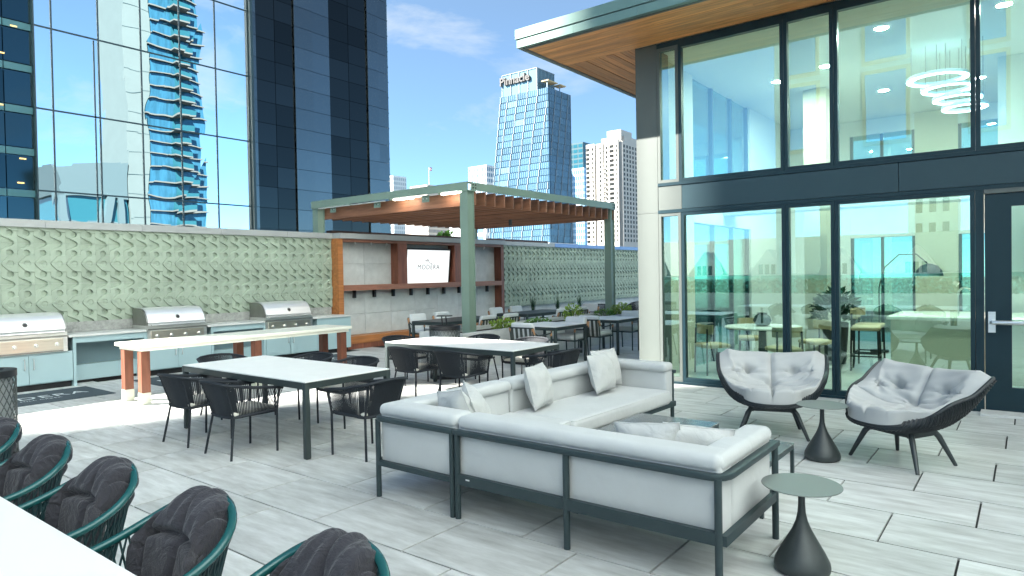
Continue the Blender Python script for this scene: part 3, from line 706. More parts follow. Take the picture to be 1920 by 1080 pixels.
# sloping blue glass tower
pt = thing('sloping_tower', 'tapering blue glass skyscraper with black sign at its crown', 'building', (222, 160, -18))
pgl = mat('pinnacle_glass', (0.050, 0.11, 0.165), 0.22, metal=0.3, rvar=0.25)
pgl2 = mat('pale_glass', (0.13, 0.23, 0.27), 0.2, metal=0.3, rvar=0.1)
pwh = mat('white_fin', (0.22, 0.28, 0.32), 0.5)
def yedge(z): return 171.0 + (74 - z) * (183.0 - 171.0) / 92
b = MB().hexa([(216.4, 147.7, -18), (231.8, 147.7, -18), (231.8, 182.8, -18), (216.4, 182.8, -18), (216.4, 147.7, 74), (231.8, 147.7, 74), (231.8, 170.8, 74), (216.4, 170.8, 74)])
part('tower_body', b, mat('tower_dark', (0.05, 0.12, 0.18), 0.4), pt, w=True)
RH = 2.62; fins = MB(); subs = MB()
for r_ in range(24):
    z0 = 74 - RH * (r_ + 1); z1 = z0 + RH
    ye = yedge((z0 + z1) / 2); st = (r_ % 30) * 0.42
    ys = [147.6] + [y for y in (147.6 + st % 5.0 + 5.0 * k for k in range(9)) if 148.4 < y < ye - 0.6] + [ye]
    for a, c in zip(ys, ys[1:]):
        bx('glass_panel', pgl2 if rnd.random() < 0.06 else pgl, pt, 216.2, 216.42, a + 0.05, c - 0.05, z0 + 0.28, z1)
        fins.box(215.95, 216.5, c - 0.11, c + 0.11, z0, z1)
        n = max(1, round((c - a) / 1.0))
        for k in range(1, n): subs.box(216.12, 216.25, a + (c - a) * k / n - 0.05, a + (c - a) * k / n + 0.05, z0 + 0.28, z1)
    xs = [216.5] + [x for x in (216.4 + (-st % 4.6) + 4.6 * k for k in range(5)) if 217 < x < 231.2] + [231.85]
    for a, c in zip(xs, xs[1:]):
        bx('glass_panel', pgl, pt, a + 0.05, c - 0.05, 147.5, 147.72, z0 + 0.28, z1)
        fins.box(c - 0.11, c + 0.11, 147.3, 147.75, z0, z1)
        n = max(1, round((c - a) / 1.0))
        for k in range(1, n): subs.box(a + (c - a) * k / n - 0.05, a + (c - a) * k / n + 0.05, 147.42, 147.55, z0 + 0.28, z1)
part('fin', fins, pwh, pt, w=True, kind='stuff'); part('thin_mullion', subs, mat('thin_mull', (0.22, 0.38, 0.48), 0.4), pt, w=True, kind='stuff')
b = MB().hexa([(216.25, 152.8, 74), (228.5, 152.8, 74), (228.5, 170.9, 74), (216.25, 170.9, 74), (216.25, 152.8, 82.5), (228.5, 152.8, 82.5), (228.5, 169.8, 82.5), (216.25, 169.8, 82.5)])
part('crown', b, pgl2, pt, w=True)
b = MB()
for y in (152.8, 157.1, 161.5, 165.8, 170.2): b.box(216.0, 216.3, y - 0.12, y + 0.12, 74, 82.6)
for k in range(12): b.box(216.8 + k * 1.0, 216.9 + k * 1.0, 152.6, 152.82, 74.5, 82.5)
b.box(216.0, 228.6, 152.6, 170.2, 82.5, 82.7)
part('crown_trim', b, pwh, pt, w=True)
for (xa, xb) in ((217.2, 224), (226, 230)): bx('roof_canopy', tan_fab, pt, xa, xb, 148.2, 151.8, 77.0, 77.4); bx('canopy_post', pwh, pt, xa + 0.5, xa + 0.8, 149, 149.3, 74, 77)
s_ = text('sign', 'Pinnacle', 4.6, black_m, pt, (215.8 - 222, 163.6 - 160, 78.4 + 18), (R(90), 0, R(-90)), 0.35, space=1.0, fat=0.10)
bx('podium', mat('podium_white', (0.6, 0.6, 0.58), 0.6), pt, 213, 234, 146, 186, -18, 13.6)
for k in range(7): bx('podium_window', dkgl_m, pt, 212.8, 213.05, 148 + 5.2 * k, 152 + 5.2 * k, 10.5, 12.8)

# white apartment tower
at_ = thing('apartment_tower', 'tall white apartment tower with rows of dark windows', 'building', (305, 168, -18))
wst = mat('white_stone', (0.46, 0.44, 0.40), 0.7, var=0.04, vscale=0.2)
wgl = mat('apartment_glass', (0.012, 0.016, 0.016), 0.4, rvar=0.6, spec=0.15)
bx('tower_body', wst, at_, 296.4, 313.5, 158.7, 179, -18, 66.5)
bx('bay', wst, at_, 295.0, 296.39, 160.3, 166.0, -18, 67.6); bx('bay', wst, at_, 295.6, 296.39, 174.2, 179.0, -18, 66.9); bx('bay', wst, at_, 295.9, 296.39, 169.4, 173.2, -18, 66.6)
bx('penthouse', wst, at_, 297.5, 309, 160, 167.8, 66.5, 72.5); bx('roof_screen', wst, at_, 299, 312.5, 159, 172, 66.5, 69.5)
wm = {}
def win(par, key, dims, loc):
    if key not in wm: wm[key] = mesh('window', MB().box(*dims), wgl)
    return obj('window', wm[key], par, loc)
for r_ in range(21):
    z = 64.2 - 2.33 * r_ + 18
    for (y, hw, x) in ((178, 0.9, 295.58), (175.2, 0.45, 295.58), (171.0, 0.45, 295.88), (167.6, 0.5, 296.38), (164.0, 1.25, 294.98), (161.2, 0.35, 294.98)):
        win(at_, hw, (-0.05, 0.2, -hw, hw, -0.72, 0.72), (x - 305, y - 168, z))
    for x in (298.2, 301.3, 304.4, 307.5, 310.6): win(at_, 'r', (-0.62, 0.62, -0.06, 0.2, -0.72, 0.72), (x - 305, 158.68 - 168, z))
    if r_ > 3: bx('balcony', wst, at_, 295.4, 296.38, 168.3, 169.2, 63.2 - 2.33 * r_, 63.45 - 2.33 * r_)

def block(name, label, x0, x1, y0, y1, z1, wall, win_m, dz, dx, fill=0.6, z0=-18, vz=-4):
    t = thing(name, label, 'building', ((x0 + x1) / 2, (y0 + y1) / 2, -18))
    bx('wall', wall, t, x0, x1, y0, y1, z0, z1)
    b = MB(); z = z1 - dz
    while z > vz:
        n = max(1, int((y1 - y0) / dx)); w_ = (y1 - y0) / n
        for k in range(n): b.box(x0 - 0.08, x0 + 0.1, y0 + w_ * (k + 0.5 - fill / 2), y0 + w_ * (k + 0.5 + fill / 2), z, z + dz * 0.62)
        n = max(1, int((x1 - x0) / dx)); w_ = (x1 - x0) / n
        for k in range(n): b.box(x0 + w_ * (k + 0.5 - fill / 2), x0 + w_ * (k + 0.5 + fill / 2), y0 - 0.08, y0 + 0.1, z, z + dz * 0.62)
        z -= dz
    part('windows', b, win_m, t, w=True, kind='stuff')
    return t
tealg = mat('teal_glass', (0.02, 0.10, 0.13), 0.15, metal=0.3); teald = mat('teal_wall', (0.02, 0.06, 0.075), 0.4)
block('teal_tower', 'dark teal glass tower top between the sloping and white towers', 340, 372, 208, 218.5, 79, teald, tealg, 3.0, 3.0, 0.8)
block('blue_block', 'blue glass block with white edge beside the white apartment tower', 330, 360, 201.5, 211.6, 62, mat('bl_wall', (0.30, 0.45, 0.58), 0.4), mat('bl_glass', (0.12, 0.27, 0.42), 0.2, metal=0.4), 3.4, 1.4, 0.7)
tb = thing('white_fin_wall', 'plain white vertical wall edge right of the sloping tower', 'wall', (330, 213, -18)); bx('slab', white_p, tb, 326, 330, 211.7, 214.5, -18, 61.5)
cgrid = mat('cream_grid', (0.46, 0.41, 0.35), 0.7); cglass = mat('cream_glass', (0.18, 0.17, 0.17), 0.3)
fb = block('flag_building', 'low cream grid building with a flagpole, seen under the pergola', 215.2, 229, 212.9, 227.8, 25.6, cgrid, cglass, 2.3, 0.85, 0.6, vz=12)
bx('upper_storey', cgrid, fb, 217, 227.5, 215, 226, 25.6, 42.8)
b = MB()
for k in range(12): b.box(216.92, 217.1, 215.4 + 0.88 * k, 215.9 + 0.88 * k, 41.0, 42.3)
for k in range(12): b.box(217.4 + 0.86 * k, 217.9 + 0.86 * k, 214.92, 215.1, 41.0, 42.3)
part('upper_windows', b, cglass, fb, w=True, kind='stuff')
fp = thing('flagpole', 'thin flagpole with a small red and white flag above the pergola', 'flagpole', (219, 215.7, 42.8))
part('pole', MB().tube([(0, 0, 0), (0, 0, 8.2)], [0.12, 0.06], 6), white_p, fp)
for k, m_ in enumerate((mat('flag_red', (0.45, 0.06, 0.05), 0.8), white_p, MATS['flag_red'])):
    part('flag', MB().box(0.06, 1.3 - 0.1 * k, -0.7 - 0.05 * k, -0.62, 7.5 - 0.5 * k, 7.98 - 0.5 * k), m_, fp)
block('pale_tower', 'pale distant tower just right of the mirror tower edge', 330, 343, 361, 385, 74, mat('pale_wall', (0.60, 0.63, 0.63), 0.6), mat('pale_win', (0.30, 0.36, 0.40), 0.3), 3.2, 1.8, 0.55)
block('grey_tower', 'small grey gridded tower left of the sloping tower', 270, 286, 224, 236.6, 59, mat('grey_wall', (0.48, 0.54, 0.58), 0.6), mat('grey_win', (0.10, 0.18, 0.26), 0.2), 3.0, 1.6, 0.6)
block('light_block', 'plain pale block under the pergola left of the near post', 250, 262, 224, 232.4, 29, mat('lt_wall', (0.58, 0.62, 0.68), 0.6), mat('lt_wall2', (0.52, 0.56, 0.62), 0.5), 9, 6, 0.5)
block('white_block', 'white block with blue windows right of the near pergola post', 246, 258, 205, 219.5, 26, white_p, mat('bl_win', (0.10, 0.20, 0.34), 0.2), 4.2, 5.0, 0.6)

# ---- the far side of the street: what the lounge glass and the mirror tower reflect
us = thing('gabled_station', 'pale stone gabled station building mirrored in the lounge glass', 'building', (-135, 60, -18))
stn = mat('station_stone', (0.78, 0.76, 0.70), 0.8, var=0.06, vscale=0.8); slate = mat('slate', (0.10, 0.17, 0.17), 0.6, var=0.2, vscale=2)
bx('wall', stn, us, -150, -125, -30, 160, -18, -0.2)
b = MB().hexa([(-150, -30, -0.2), (-125, -30, -0.2), (-125, 160, -0.2), (-150, 160, -0.2), (-139, -30, 8.8), (-136, -30, 8.8), (-136, 160, 8.8), (-139, 160, 8.8)]); part('roof', b, slate, us, w=True)
for k in range(13):
    y = -24 + 13.5 * k; x = -124.6; x_ = -130
    b = MB().add([(x, y - 3.6, -8), (x, y + 3.6, -8), (x, y + 3.6, 1.2), (x, y, 6.0), (x, y - 3.6, 1.2), (x_, y - 3.6, -8), (x_, y + 3.6, -8), (x_, y + 3.6, 1.2), (x_, y, 6.0), (x_, y - 3.6, 1.2)],
        [(0, 1, 2, 3, 4), (9, 8, 7, 6, 5), (1, 6, 7, 2), (2, 7, 8, 3), (3, 8, 9, 4), (4, 9, 5, 0), (0, 5, 6, 1)])
    g = part('gable', b, stn, us, w=True)
    for (dy, z) in ((-1.3, -3.0), (1.3, -3.0), (-1.3, 0.6), (0, 0.6), (1.3, 0.6)):
        bx('window', dkgl_m, g, x + 0.02, x + 0.1, y + dy - 0.42, y + dy + 0.42, z, z + 2.2)
    for dy in (5.0, 7.0, 9.0): bx('window', dkgl_m, us, -124.95, -124.9, y + dy - 0.5, y + dy + 0.5, -3.2, -1.0)
ct = thing('clock_tower', 'stone clock tower mirrored above the station roof', 'building', (-150, 16, -18))
bx('shaft', stn, ct, -160, -151, 12, 21, -18, 26); b = MB().hexa([(-160.5, 11.5, 26), (-150.5, 11.5, 26), (-150.5, 21.5, 26), (-160.5, 21.5, 26), (-156, 16, 42), (-155, 16, 42), (-155, 17, 42), (-156, 17, 42)]); part('spire', b, slate, ct, w=True)
part('clock_face', MB().tube([(-150.95, 16.5, 21), (-150.7, 16.5, 21)], 2.2, 20), white_p, ct, w=True)
for z in (8, 13.5):
    for dy in (-2.4, 0, 2.4): bx('window', dkgl_m, ct, -150.95, -150.9, 16.5 + dy - 0.6, 16.5 + dy + 0.6, z, z + 3.4)
rb = thing('raised_wing', 'raised pale wing with blue windows mirrored in the upper lounge glass', 'building', (-34, 7.5, -18))
bx('wall', wing_m, rb, -42, -28, 0, 13.6, 8.6, 25)
for (y, z) in ((0.3, -18), (13.0, -18)):
    for x in (-41, -29): bx('column', wing_m, rb, x - 0.5, x + 0.5, y - 0.25, y + 0.75, z, 8.6)
for (ya, yb) in ((1.0, 2.6), (5.9, 8.1), (11.0, 12.6)):
    for z in (9.6, 14.6, 20.5):
        w_ = bx('window', cream_p, rb, -28.0, -27.9, ya - 0.2, yb + 0.2, z - 0.25, z + 4.4); bx('pane', mir_m, w_, -27.9, -27.86, ya, yb, z, z + 4.15)
block('mirrored_tower', 'teal glass tower mirrored at the left end of the lounge glass', -52, -40, 46, 56, 40, mat('mt_wall', (0.35, 0.5, 0.52), 0.4), tealg, 3.6, 1.7, 0.75)
tt = bpy.data.objects['mirrored_tower']
b = MB()
for k in range(15):
    for j in range(6): b.box(-39.95, -39.9, 46.5 + 1.6 * j, 47.6 + 1.6 * j, -12 + 3.6 * k, -9.6 + 3.6 * k)
part('windows', b, tealg, tt, w=True, kind='stuff')
# balcony tower and its pale neighbour, mirrored in the big tower
bt = thing('balcony_tower', 'blue glass balcony tower mirrored in the tower glazing', 'building', (74, -88, -18))
btg = mat('balcony_glass', (0.03, 0.12, 0.19), 0.15, metal=0.4, var=0.4, vscale=0.6, stretch=(2, 2, 0.3)); slab_m = mat('slab_edge', (0.09, 0.10, 0.10), 0.7)
bx('tower_body', btg, bt, 68.4, 80.0, -96, -80, -18, 110)
b = MB()
for k in range(42): b.box(68.2, 80.3, -80.02, -79.4, -16 + 3.0 * k, -15.75 + 3.0 * k); b.box(73.2, 76.8, -79.4, -77.4, -16 + 3.0 * k, -15.7 + 3.0 * k)
part('floor_slab', b, slab_m, bt, w=True, kind='stuff')
b = MB()
for k in range(42): b.box(73.2, 76.8, -77.45, -77.4, -15.7 + 3.0 * k, -14.7 + 3.0 * k); b.box(73.6, 75.4, -80.03, -79.9, -15.5 + 3.0 * k, -13.4 + 3.0 * k)
part('balcony_front', b, tealg, bt, w=True, kind='stuff')
ps = thing('pale_slab', 'pale concrete slab building mirrored beside the balcony tower', 'building', (66, -86, -18)); bx('wall', mat('ps', (0.085, 0.115, 0.12), 0.7, var=0.05, vscale=0.3), ps, 63.6, 68.2, -92, -80, -18, 110)
for k in range(28): bx('joint', mull_m, ps, 63.6, 68.2, -79.99, -79.95, -16 + 4.5 * k, -15.92 + 4.5 * k)
hb = thing('branching_building', 'grey building with branching columns mirrored low in the tower glazing', 'building', (56, -88, -18))
hgm = mat('hb_grey', (0.055, 0.09, 0.105), 0.6); bx('tower_body', tealg, hb, 52.5, 63.2, -96, -80.5, -18, 20)
b = MB().hexa([(51.5, -96, 19), (63.4, -96, 19), (63.4, -80, 19), (51.5, -80, 19), (49.4, -97, 25), (63.4, -97, 26.5), (63.4, -79.6, 26.5), (49.4, -79.6, 25)]); part('crown', b, hgm, hb, w=True)
for (xa, xb, za, zb) in ((53, 51, -18, 19.2), (56.5, 55, -18, 12), (56.5, 59.5, 8, 19.2), (61.5, 61.5, -18, 19.2)):
    part('column', MB().bar((xa, -80.2, za), (xb, -80.2, zb), 1.3), hgm, hb, w=True)
for z in (-6, -1, 4, 9, 14): bx('floor_slab', hgm, hb, 52.4, 63.3, -80.6, -80.3, z, z + 0.5)

# terrace edge behind the camera: hedge planter and glass guard, mirrored in the lounge glass
pl = planter('hedge_planter', 'long planter with clipped hedge on the terrace edge behind the camera', -9.4, -8.6, -4, 14.5, 0.75)
hb_ = MB()
for k in range(2600):
    x, y, z = rnd.uniform(-9.3, -8.7), rnd.uniform(-3.9, 14.4), rnd.uniform(0.7, 1.25)
    d = Vector((rnd.uniform(-1, 1), rnd.uniform(-1, 1), rnd.uniform(-.4, 1))).normalized(); s = d.cross(Vector((rnd.uniform(-1, 1), 1, rnd.uniform(-1, 1)))).normalized(); p = Vector((x, y, z)); L_ = 0.16
    hb_.add([p, p + d * L_ * .5 + s * .06, p + d * L_, p + d * L_ * .5 - s * .06], [(0, 1, 2, 3)])
part('hedge_leaves', hb_, leaf3_m, pl, w=True, kind='stuff')
gg = thing('glass_guard', 'glass guard rail on the terrace edge behind the camera', 'guard rail', (-9.5, 5, 0))
for k in range(10): bx('pane', bal_pane, gg, -9.52, -9.50, -4 + 1.85 * k + 0.02, -4 + 1.85 * (k + 1) - 0.02, 0.05, 1.45)
bx('top_rail', steel_m, gg, -9.54, -9.48, -4, 14.5, 1.45, 1.5)
# ================================================================== OUTDOOR KITCHEN
ok_ = thing('outdoor_kitchen_counter', 'pale blue cabinet run with white counter along the green wall', 'cabinet', (6, 12.6, 0))
def kp(name, m, *a, par=ok_, **k): return part(name, MB().box(*a), m, par, w=True, **k)
for (xa, xb) in ((0.5, 2.95), (4.165, 5.375), (6.475, 7.68), (8.83, 9.88)): kp('countertop', counter_m, xa, xb, 12.27, 12.895, 0.80, 0.836, bevel=0.004)
for (xa, xb, pr_) in ((2.98, 4.23, 3.62), (5.395, 6.56, 5.935), (7.715, 8.95, 8.28)):
    kp('carcass', cabinet_m, xa, xb, 12.32, 12.89, 0.10, 0.585); kp('kick', kick_m, xa + 0.002, xb - 0.002, 12.385, 12.885, 0.0, 0.10)
    for (a, c, hx) in ((xa + 0.004, pr_ - 0.003, pr_ - 0.06), (pr_ + 0.003, xb - 0.004, pr_ + 0.06)):
        d_ = kp('cabinet_door', cabinet_m, a, c, 12.298, 12.319, 0.115, 0.56, bevel=0.002)
        part('handle', MB().tube([(hx, 12.297, 0.34), (hx, 12.268, 0.345), (hx, 12.268, 0.50), (hx, 12.297, 0.505)], 0.007, 8), steel_m, d_, w=True, smooth=True)
    kp('rail', cabinet_m, xa + 0.002, xb - 0.002, 12.302, 12.319, 0.563, 0.585)
for (xa, xb) in ((4.235, 5.39), (6.565, 7.71)):
    kp('side_post', cabinet_m, xa, xa + 0.045, 12.302, 12.885, 0.0, 0.798); kp('side_post', cabinet_m, xb - 0.05, xb, 12.302, 12.885, 0.0, 0.798)
    kp('header', cabinet_m, xa + 0.046, xb - 0.051, 12.304, 12.36, 0.70, 0.798)
    kp('back_panel', cab_in, xa + 0.046, xb - 0.051, 12.74, 12.77, 0.31, 0.798); kp('toe_box', cabinet_m, xa + 0.046, xb - 0.051, 12.60, 12.885, 0.05, 0.309); kp('kick', kick_m, xa + 0.046, xb - 0.051, 12.64, 12.88, 0, 0.05)
kp('carcass', cabinet_m, 8.952, 9.86, 12.30, 12.89, 0.10, 0.798); kp('kick', kick_m, 8.952, 9.84, 12.385, 12.885, 0, 0.1)
kp('carcass', cabinet_m, 0.5, 2.94, 12.30, 12.89, 0.10, 0.798)

def grill(label, xa, xb):
    t = thing('barbecue_grill', label, 'grill', ((xa + xb) / 2, 12.5, 0.59), 0, 'stainless grills set in the counter')
    pf = [(12.30, 0.90), (12.285, 0.95), (12.335, 1.06), (12.40, 1.145), (12.48, 1.19), (12.58, 1.205), (12.84, 1.205), (12.86, 1.19), (12.86, 0.90)]
    b = MB(); n = len(pf)
    b.add([(xa + 0.03, y, z) for y, z in pf] + [(xb - 0.03, y, z) for y, z in pf], [(i, (i + 1) % n, n + (i + 1) % n, n + i) for i in range(n)])
    hd = part('hood', b, hood_m, t, w=True, smooth=True, angle=30)
    for (x, x2) in ((xa + 0.008, xa + 0.0295), (xb - 0.0295, xb - 0.008)):
        pf2 = [(y + (0.012 if y < 12.5 else -0.004), z - 0.006 if z > 1 else z) for y, z in pf]
        b = MB().add([(x, y, z) for y, z in pf2] + [(x2, y, z) for y, z in pf2], [(i, (i + 1) % n, n + (i + 1) % n, n + i) for i in range(n)] + [tuple(range(n - 1, -1, -1)), tuple(range(n, 2 * n))])
        part('side_panel', b, steel_d, hd, w=True)
    part('body', MB().box(xa + 0.005, xb - 0.005, 12.275, 12.86, 0.588, 0.898), steel_m, t, w=True)
    h = part('handle', MB().tube([(xa + 0.06, 12.235, 0.905), (xb - 0.06, 12.235, 0.905)], 0.016, 10), steel_m, t, w=True, smooth=True)
    for x in (xa + 0.09, xb - 0.09): part('bracket', MB().tube([(x, 12.235, 0.905), (x, 12.30, 0.905)], 0.012, 8), steel_d, h, w=True)
    cp = part('control_panel', MB().box(xa + 0.06, xb - 0.07, 12.252, 12.274, 0.62, 0.805), mat('brushed_warm', (0.74, 0.69, 0.60), 0.3, metal=1.0, var=0.08, vscale=3, stretch=(0.3, 1, 12)), t, w=True, bevel=0.003)
    part('trim', MB().box(xa + 0.01, xb - 0.01, 12.258, 12.274, 0.82, 0.845), steel_d, t, w=True)
    part('drip_tray', MB().box(xa + 0.06, xb - 0.07, 12.262, 12.274, 0.592, 0.612), steel_d, t, w=True)
    for k in range(4):
        x = xa + 0.16 + k * (xb - xa - 0.32) / 3
        kn = part('knob', MB().lathe([(0.030, 0), (0.030, 0.008), (0.024, 0.010), (0.021, 0.038), (0.0, 0.040)], 14), steel_m, cp, smooth=True)
        kn.location = (x - (xa + xb) / 2, 12.252 - 12.5, 0.71 - 0.59); kn.rotation_euler = (R(90), 0, 0)
    g = part('gauge', MB().lathe([(0.045, 0), (0.045, 0.012), (0.036, 0.016), (0.0, 0.014)], 16), steel_d, hd, smooth=True)
    g.location = (0.02, 12.336 - 12.5, 1.03 - 0.59); g.rotation_euler = (R(66), 0, 0)
    g2 = part('dial', MB().lathe([(0.03, 0.0165), (0.0, 0.0172)], 12), black_m, hd); g2.location = g.location; g2.rotation_euler = g.rotation_euler
    return t
grill('stainless grill cut by the left picture edge', 2.985, 4.155)
grill('middle stainless grill between the two open counter bays', 5.385, 6.465)
grill('stainless grill nearest the redwood television wall', 7.69, 8.82)

def floormat(label, xa, xb, ya, yb):
    t = thing('floor_mat', label, 'mat', ((xa + xb) / 2, (ya + yb) / 2, 0.001)); s = part('sheet', MB().box(xa, xb, ya, yb, 0.001, 0.009), mat_m, t, w=True, bevel=0.003)
    text('lettering', 'MODERA', 0.34, print_w, s, (0, -0.10, 0.0095), (0, 0, 0), 0.0003, space=1.1)
    text('small_lettering', 'BY MILL CREEK', 0.085, print_w, s, (0, -0.27, 0.0095), (0, 0, 0), 0.0003, space=1.2)
floormat('dark floor mat with white lettering before the left grill', 2.45, 4.33, 10.95, 12.1)
floormat('dark floor mat behind the wooden legs before the middle grill', 5.02, 6.9, 10.95, 12.1)
floormat('dark floor mat before the grill nearest the television wall', 7.45, 9.3, 10.95, 12.1)

t = thing('bar_table', 'long pale bar table on redwood legs before the grills', 'table', (5.85, 9.85, 0))
part('top', MB().box(4.05, 7.645, 9.50, 10.26, 0.783, 0.833), bar_m, t, w=True, bevel=0.006)
part('under_top', MB().box(4.10, 7.60, 9.535, 10.22, 0.735, 0.782), bar_m, t, w=True)
for x in (4.16, 5.85, 7.50):
    for y in (9.61, 10.13):
        l = part('leg', MB().box(x - 0.058, x + 0.058, y - 0.058, y + 0.058, 0.165, 0.734), legwood, t, w=True)
        part('metal_foot', MB().box(x - 0.061, x + 0.061, y - 0.061, y + 0.061, 0.0, 0.164), mat('pale_metal', (0.55, 0.56, 0.47), 0.4, metal=0.5), l, w=True)

def bin_(label, x, y):
    t = thing('mesh_bin', label, 'trash can', (x, y, 0)); r = 0.25
    part('liner', MB().lathe([(r - 0.03, 0.06), (r - 0.03, 0.80)], 24, cap=False), mat('liner', (0.28, 0.30, 0.30), 0.6), t, smooth=True)
    b = MB(); n = 26; rows = 13
    for k in range(n):
        for sg in (1, -1):
            for j in range(rows):
                a0 = 2 * math.pi * (k + 0.5 * (j % 2)) / n; a1 = a0 + sg * math.pi / n; z0 = 0.07 + j * 0.057
                b.bar((r * math.cos(a0), r * math.sin(a0), z0), (r * math.cos(a1), r * math.sin(a1), z0 + 0.057), 0.007, 0.005)
    part('mesh', b, mesh_m, t, kind='stuff')
    part('top_band', MB().lathe([(r + 0.008, 0.80), (r + 0.008, 0.865), (r - 0.09, 0.87), (r - 0.10, 0.84)], 28), black_m, t, smooth=True)
    part('base_ring', MB().lathe([(r + 0.006, 0.0), (r + 0.006, 0.07), (r - 0.05, 0.07)], 28), black_m, t)
    return t
bin_('expanded metal trash can cut by the left picture edge', 1.96, 7.9)
t = bin_('expanded metal trash can with rain bonnet behind the far dining table', 8.12, 7.70)
part('bonnet', MB().lathe([(0.0, 1.04), (0.13, 1.035), (0.135, 1.02), (0.0, 1.015)], 20), tframe_m, t)
for dx in (-0.05, 0.05): part('bonnet_stem', MB().tube([(dx, 0, 0.86), (dx - 0.02, 0, 1.018)], 0.011, 6), black_m, t)

# ================================================================== DINING
def table(label, x0, x1, y0, y1, h=0.73, leg=0.05, group=None, top=ttop_m):
    t = thing('dining_table', label, 'table', ((x0 + x1) / 2, (y0 + y1) / 2, 0), 0, group)
    part('top', MB().box(x0 + 0.006, x1 - 0.006, y0 + 0.006, y1 - 0.006, h - 0.012, h), top, t, w=True, bevel=0.003)
    b = MB(); a = 0.06
    b.box(x0, x1, y0, y0 + 0.03, h - 0.013 - a, h - 0.013); b.box(x0, x1, y1 - 0.03, y1, h - 0.013 - a, h - 0.013); b.box(x0, x0 + 0.03, y0 + 0.03, y1 - 0.03, h - 0.013 - a, h - 0.013); b.box(x1 - 0.03, x1, y0 + 0.03, y1 - 0.03, h - 0.013 - a, h - 0.013)
    part('apron', b, tframe_m, t, w=True)
    for x in (x0 + leg / 2, x1 - leg / 2):
        for y in (y0 + leg / 2, y1 - leg / 2):
            part('leg', MB().box(x - leg / 2 - 0.001, x + leg / 2 + 0.001, y - leg / 2 - 0.001, y + leg / 2 + 0.001, 0, h - 0.014), tframe_m, t, w=True, bevel=0.012, smooth=True)
    return t
table('rectangular dining table with white top nearest the bar table', 3.73, 4.78, 5.33, 7.66, leg=0.055)
table('rectangular dining table with white top before the concrete planter', 6.68, 7.73, 5.16, 7.56)
table('square dining table with white top in front of the planter, nearer one', 10.05, 11.12, 6.78, 7.78)
table('square dining table with white top next to the building column', 12.13, 13.13, 6.65, 7.58)
table('grey dining table behind the planter below the television', 10.05, 12.05, 9.55, 10.5, top=tframe_m)
table('grey dining table behind the planter before the right green wall', 12.95, 14.95, 9.55, 10.5, top=tframe_m)

def lerp(a, b, t): return a + (b - a) * t
def poly_at(pts, t):
    L_ = [0]
    for a, b in zip(pts, pts[1:]): L_.append(L_[-1] + (Vector(b) - Vector(a)).length)
    s = t * L_[-1]
    for i in range(len(pts) - 1):
        if s <= L_[i + 1] + 1e-9:
            k = (s - L_[i]) / max(1e-9, L_[i + 1] - L_[i]); return Vector(pts[i]).lerp(Vector(pts[i + 1]), k)
    return Vector(pts[-1])
def mirror(pts): return pts + [(x, -y, z) for x, y, z in reversed(pts) if abs(y) > 1e-6]
def rope_chair():
    t = thing('rope_armchair', '', 'chair', group='rope armchairs at the two dining tables')
    rim = mirror([(0.29, -0.285, 0.625), (0.15, -0.295, 0.645), (-0.02, -0.30, 0.665), (-0.16, -0.292, 0.69), (-0.25, -0.262, 0.705), (-0.30, -0.19, 0.72), (-0.318, -0.09, 0.728), (-0.322, 0, 0.73)])
    base = mirror([(0.24, -0.225, 0.41), (0.12, -0.225, 0.405), (0.0, -0.22, 0.40), (-0.10, -0.215, 0.395), (-0.16, -0.195, 0.39), (-0.195, -0.14, 0.39), (-0.205, -0.07, 0.39), (-0.208, 0, 0.39)])
    part('rim', MB().tube(rim, 0.015, 8), rope_m, t, smooth=True)
    b = MB().tube(base, 0.016, 8); b.box(-0.19, 0.24, -0.21, 0.21, 0.38, 0.40); b.bar((0.24, -0.23, 0.405), (0.24, 0.23, 0.405), 0.03)
    part('seat_base', b, rope_m, t)
    b = MB(); s = 0.0
    while s < 1.0:
        p, q = poly_at(rim, s), poly_at(base, s)
        b.bar(p, q, 0.0085, 0.005, upv=(p.x - q.x + 0.001, p.y - q.y, 0))
        side = min(s, 1 - s); s += 0.0072 if side > 0.30 else 0.0115
    part('rope_weave', b, rope_m, t, kind='stuff')
    part('seat_pad', MB().box(-0.19, 0.25, -0.215, 0.215, 0.402, 0.45), seat_m, t, bevel=0.02, smooth=True)
    for sg in (-1, 1):
        part('leg', MB().tube([(0.262, sg * 0.268, 0.62), (0.245, sg * 0.245, 0.40), (0.238, sg * 0.25, 0.0)], 0.0115, 8), rope_m, t, smooth=True)
        part('leg', MB().tube([(-0.265, sg * 0.225, 0.70), (-0.175, sg * 0.195, 0.39), (-0.238, sg * 0.245, 0.0)], 0.0115, 8), rope_m, t, smooth=True)
    return t
rc = rope_chair()
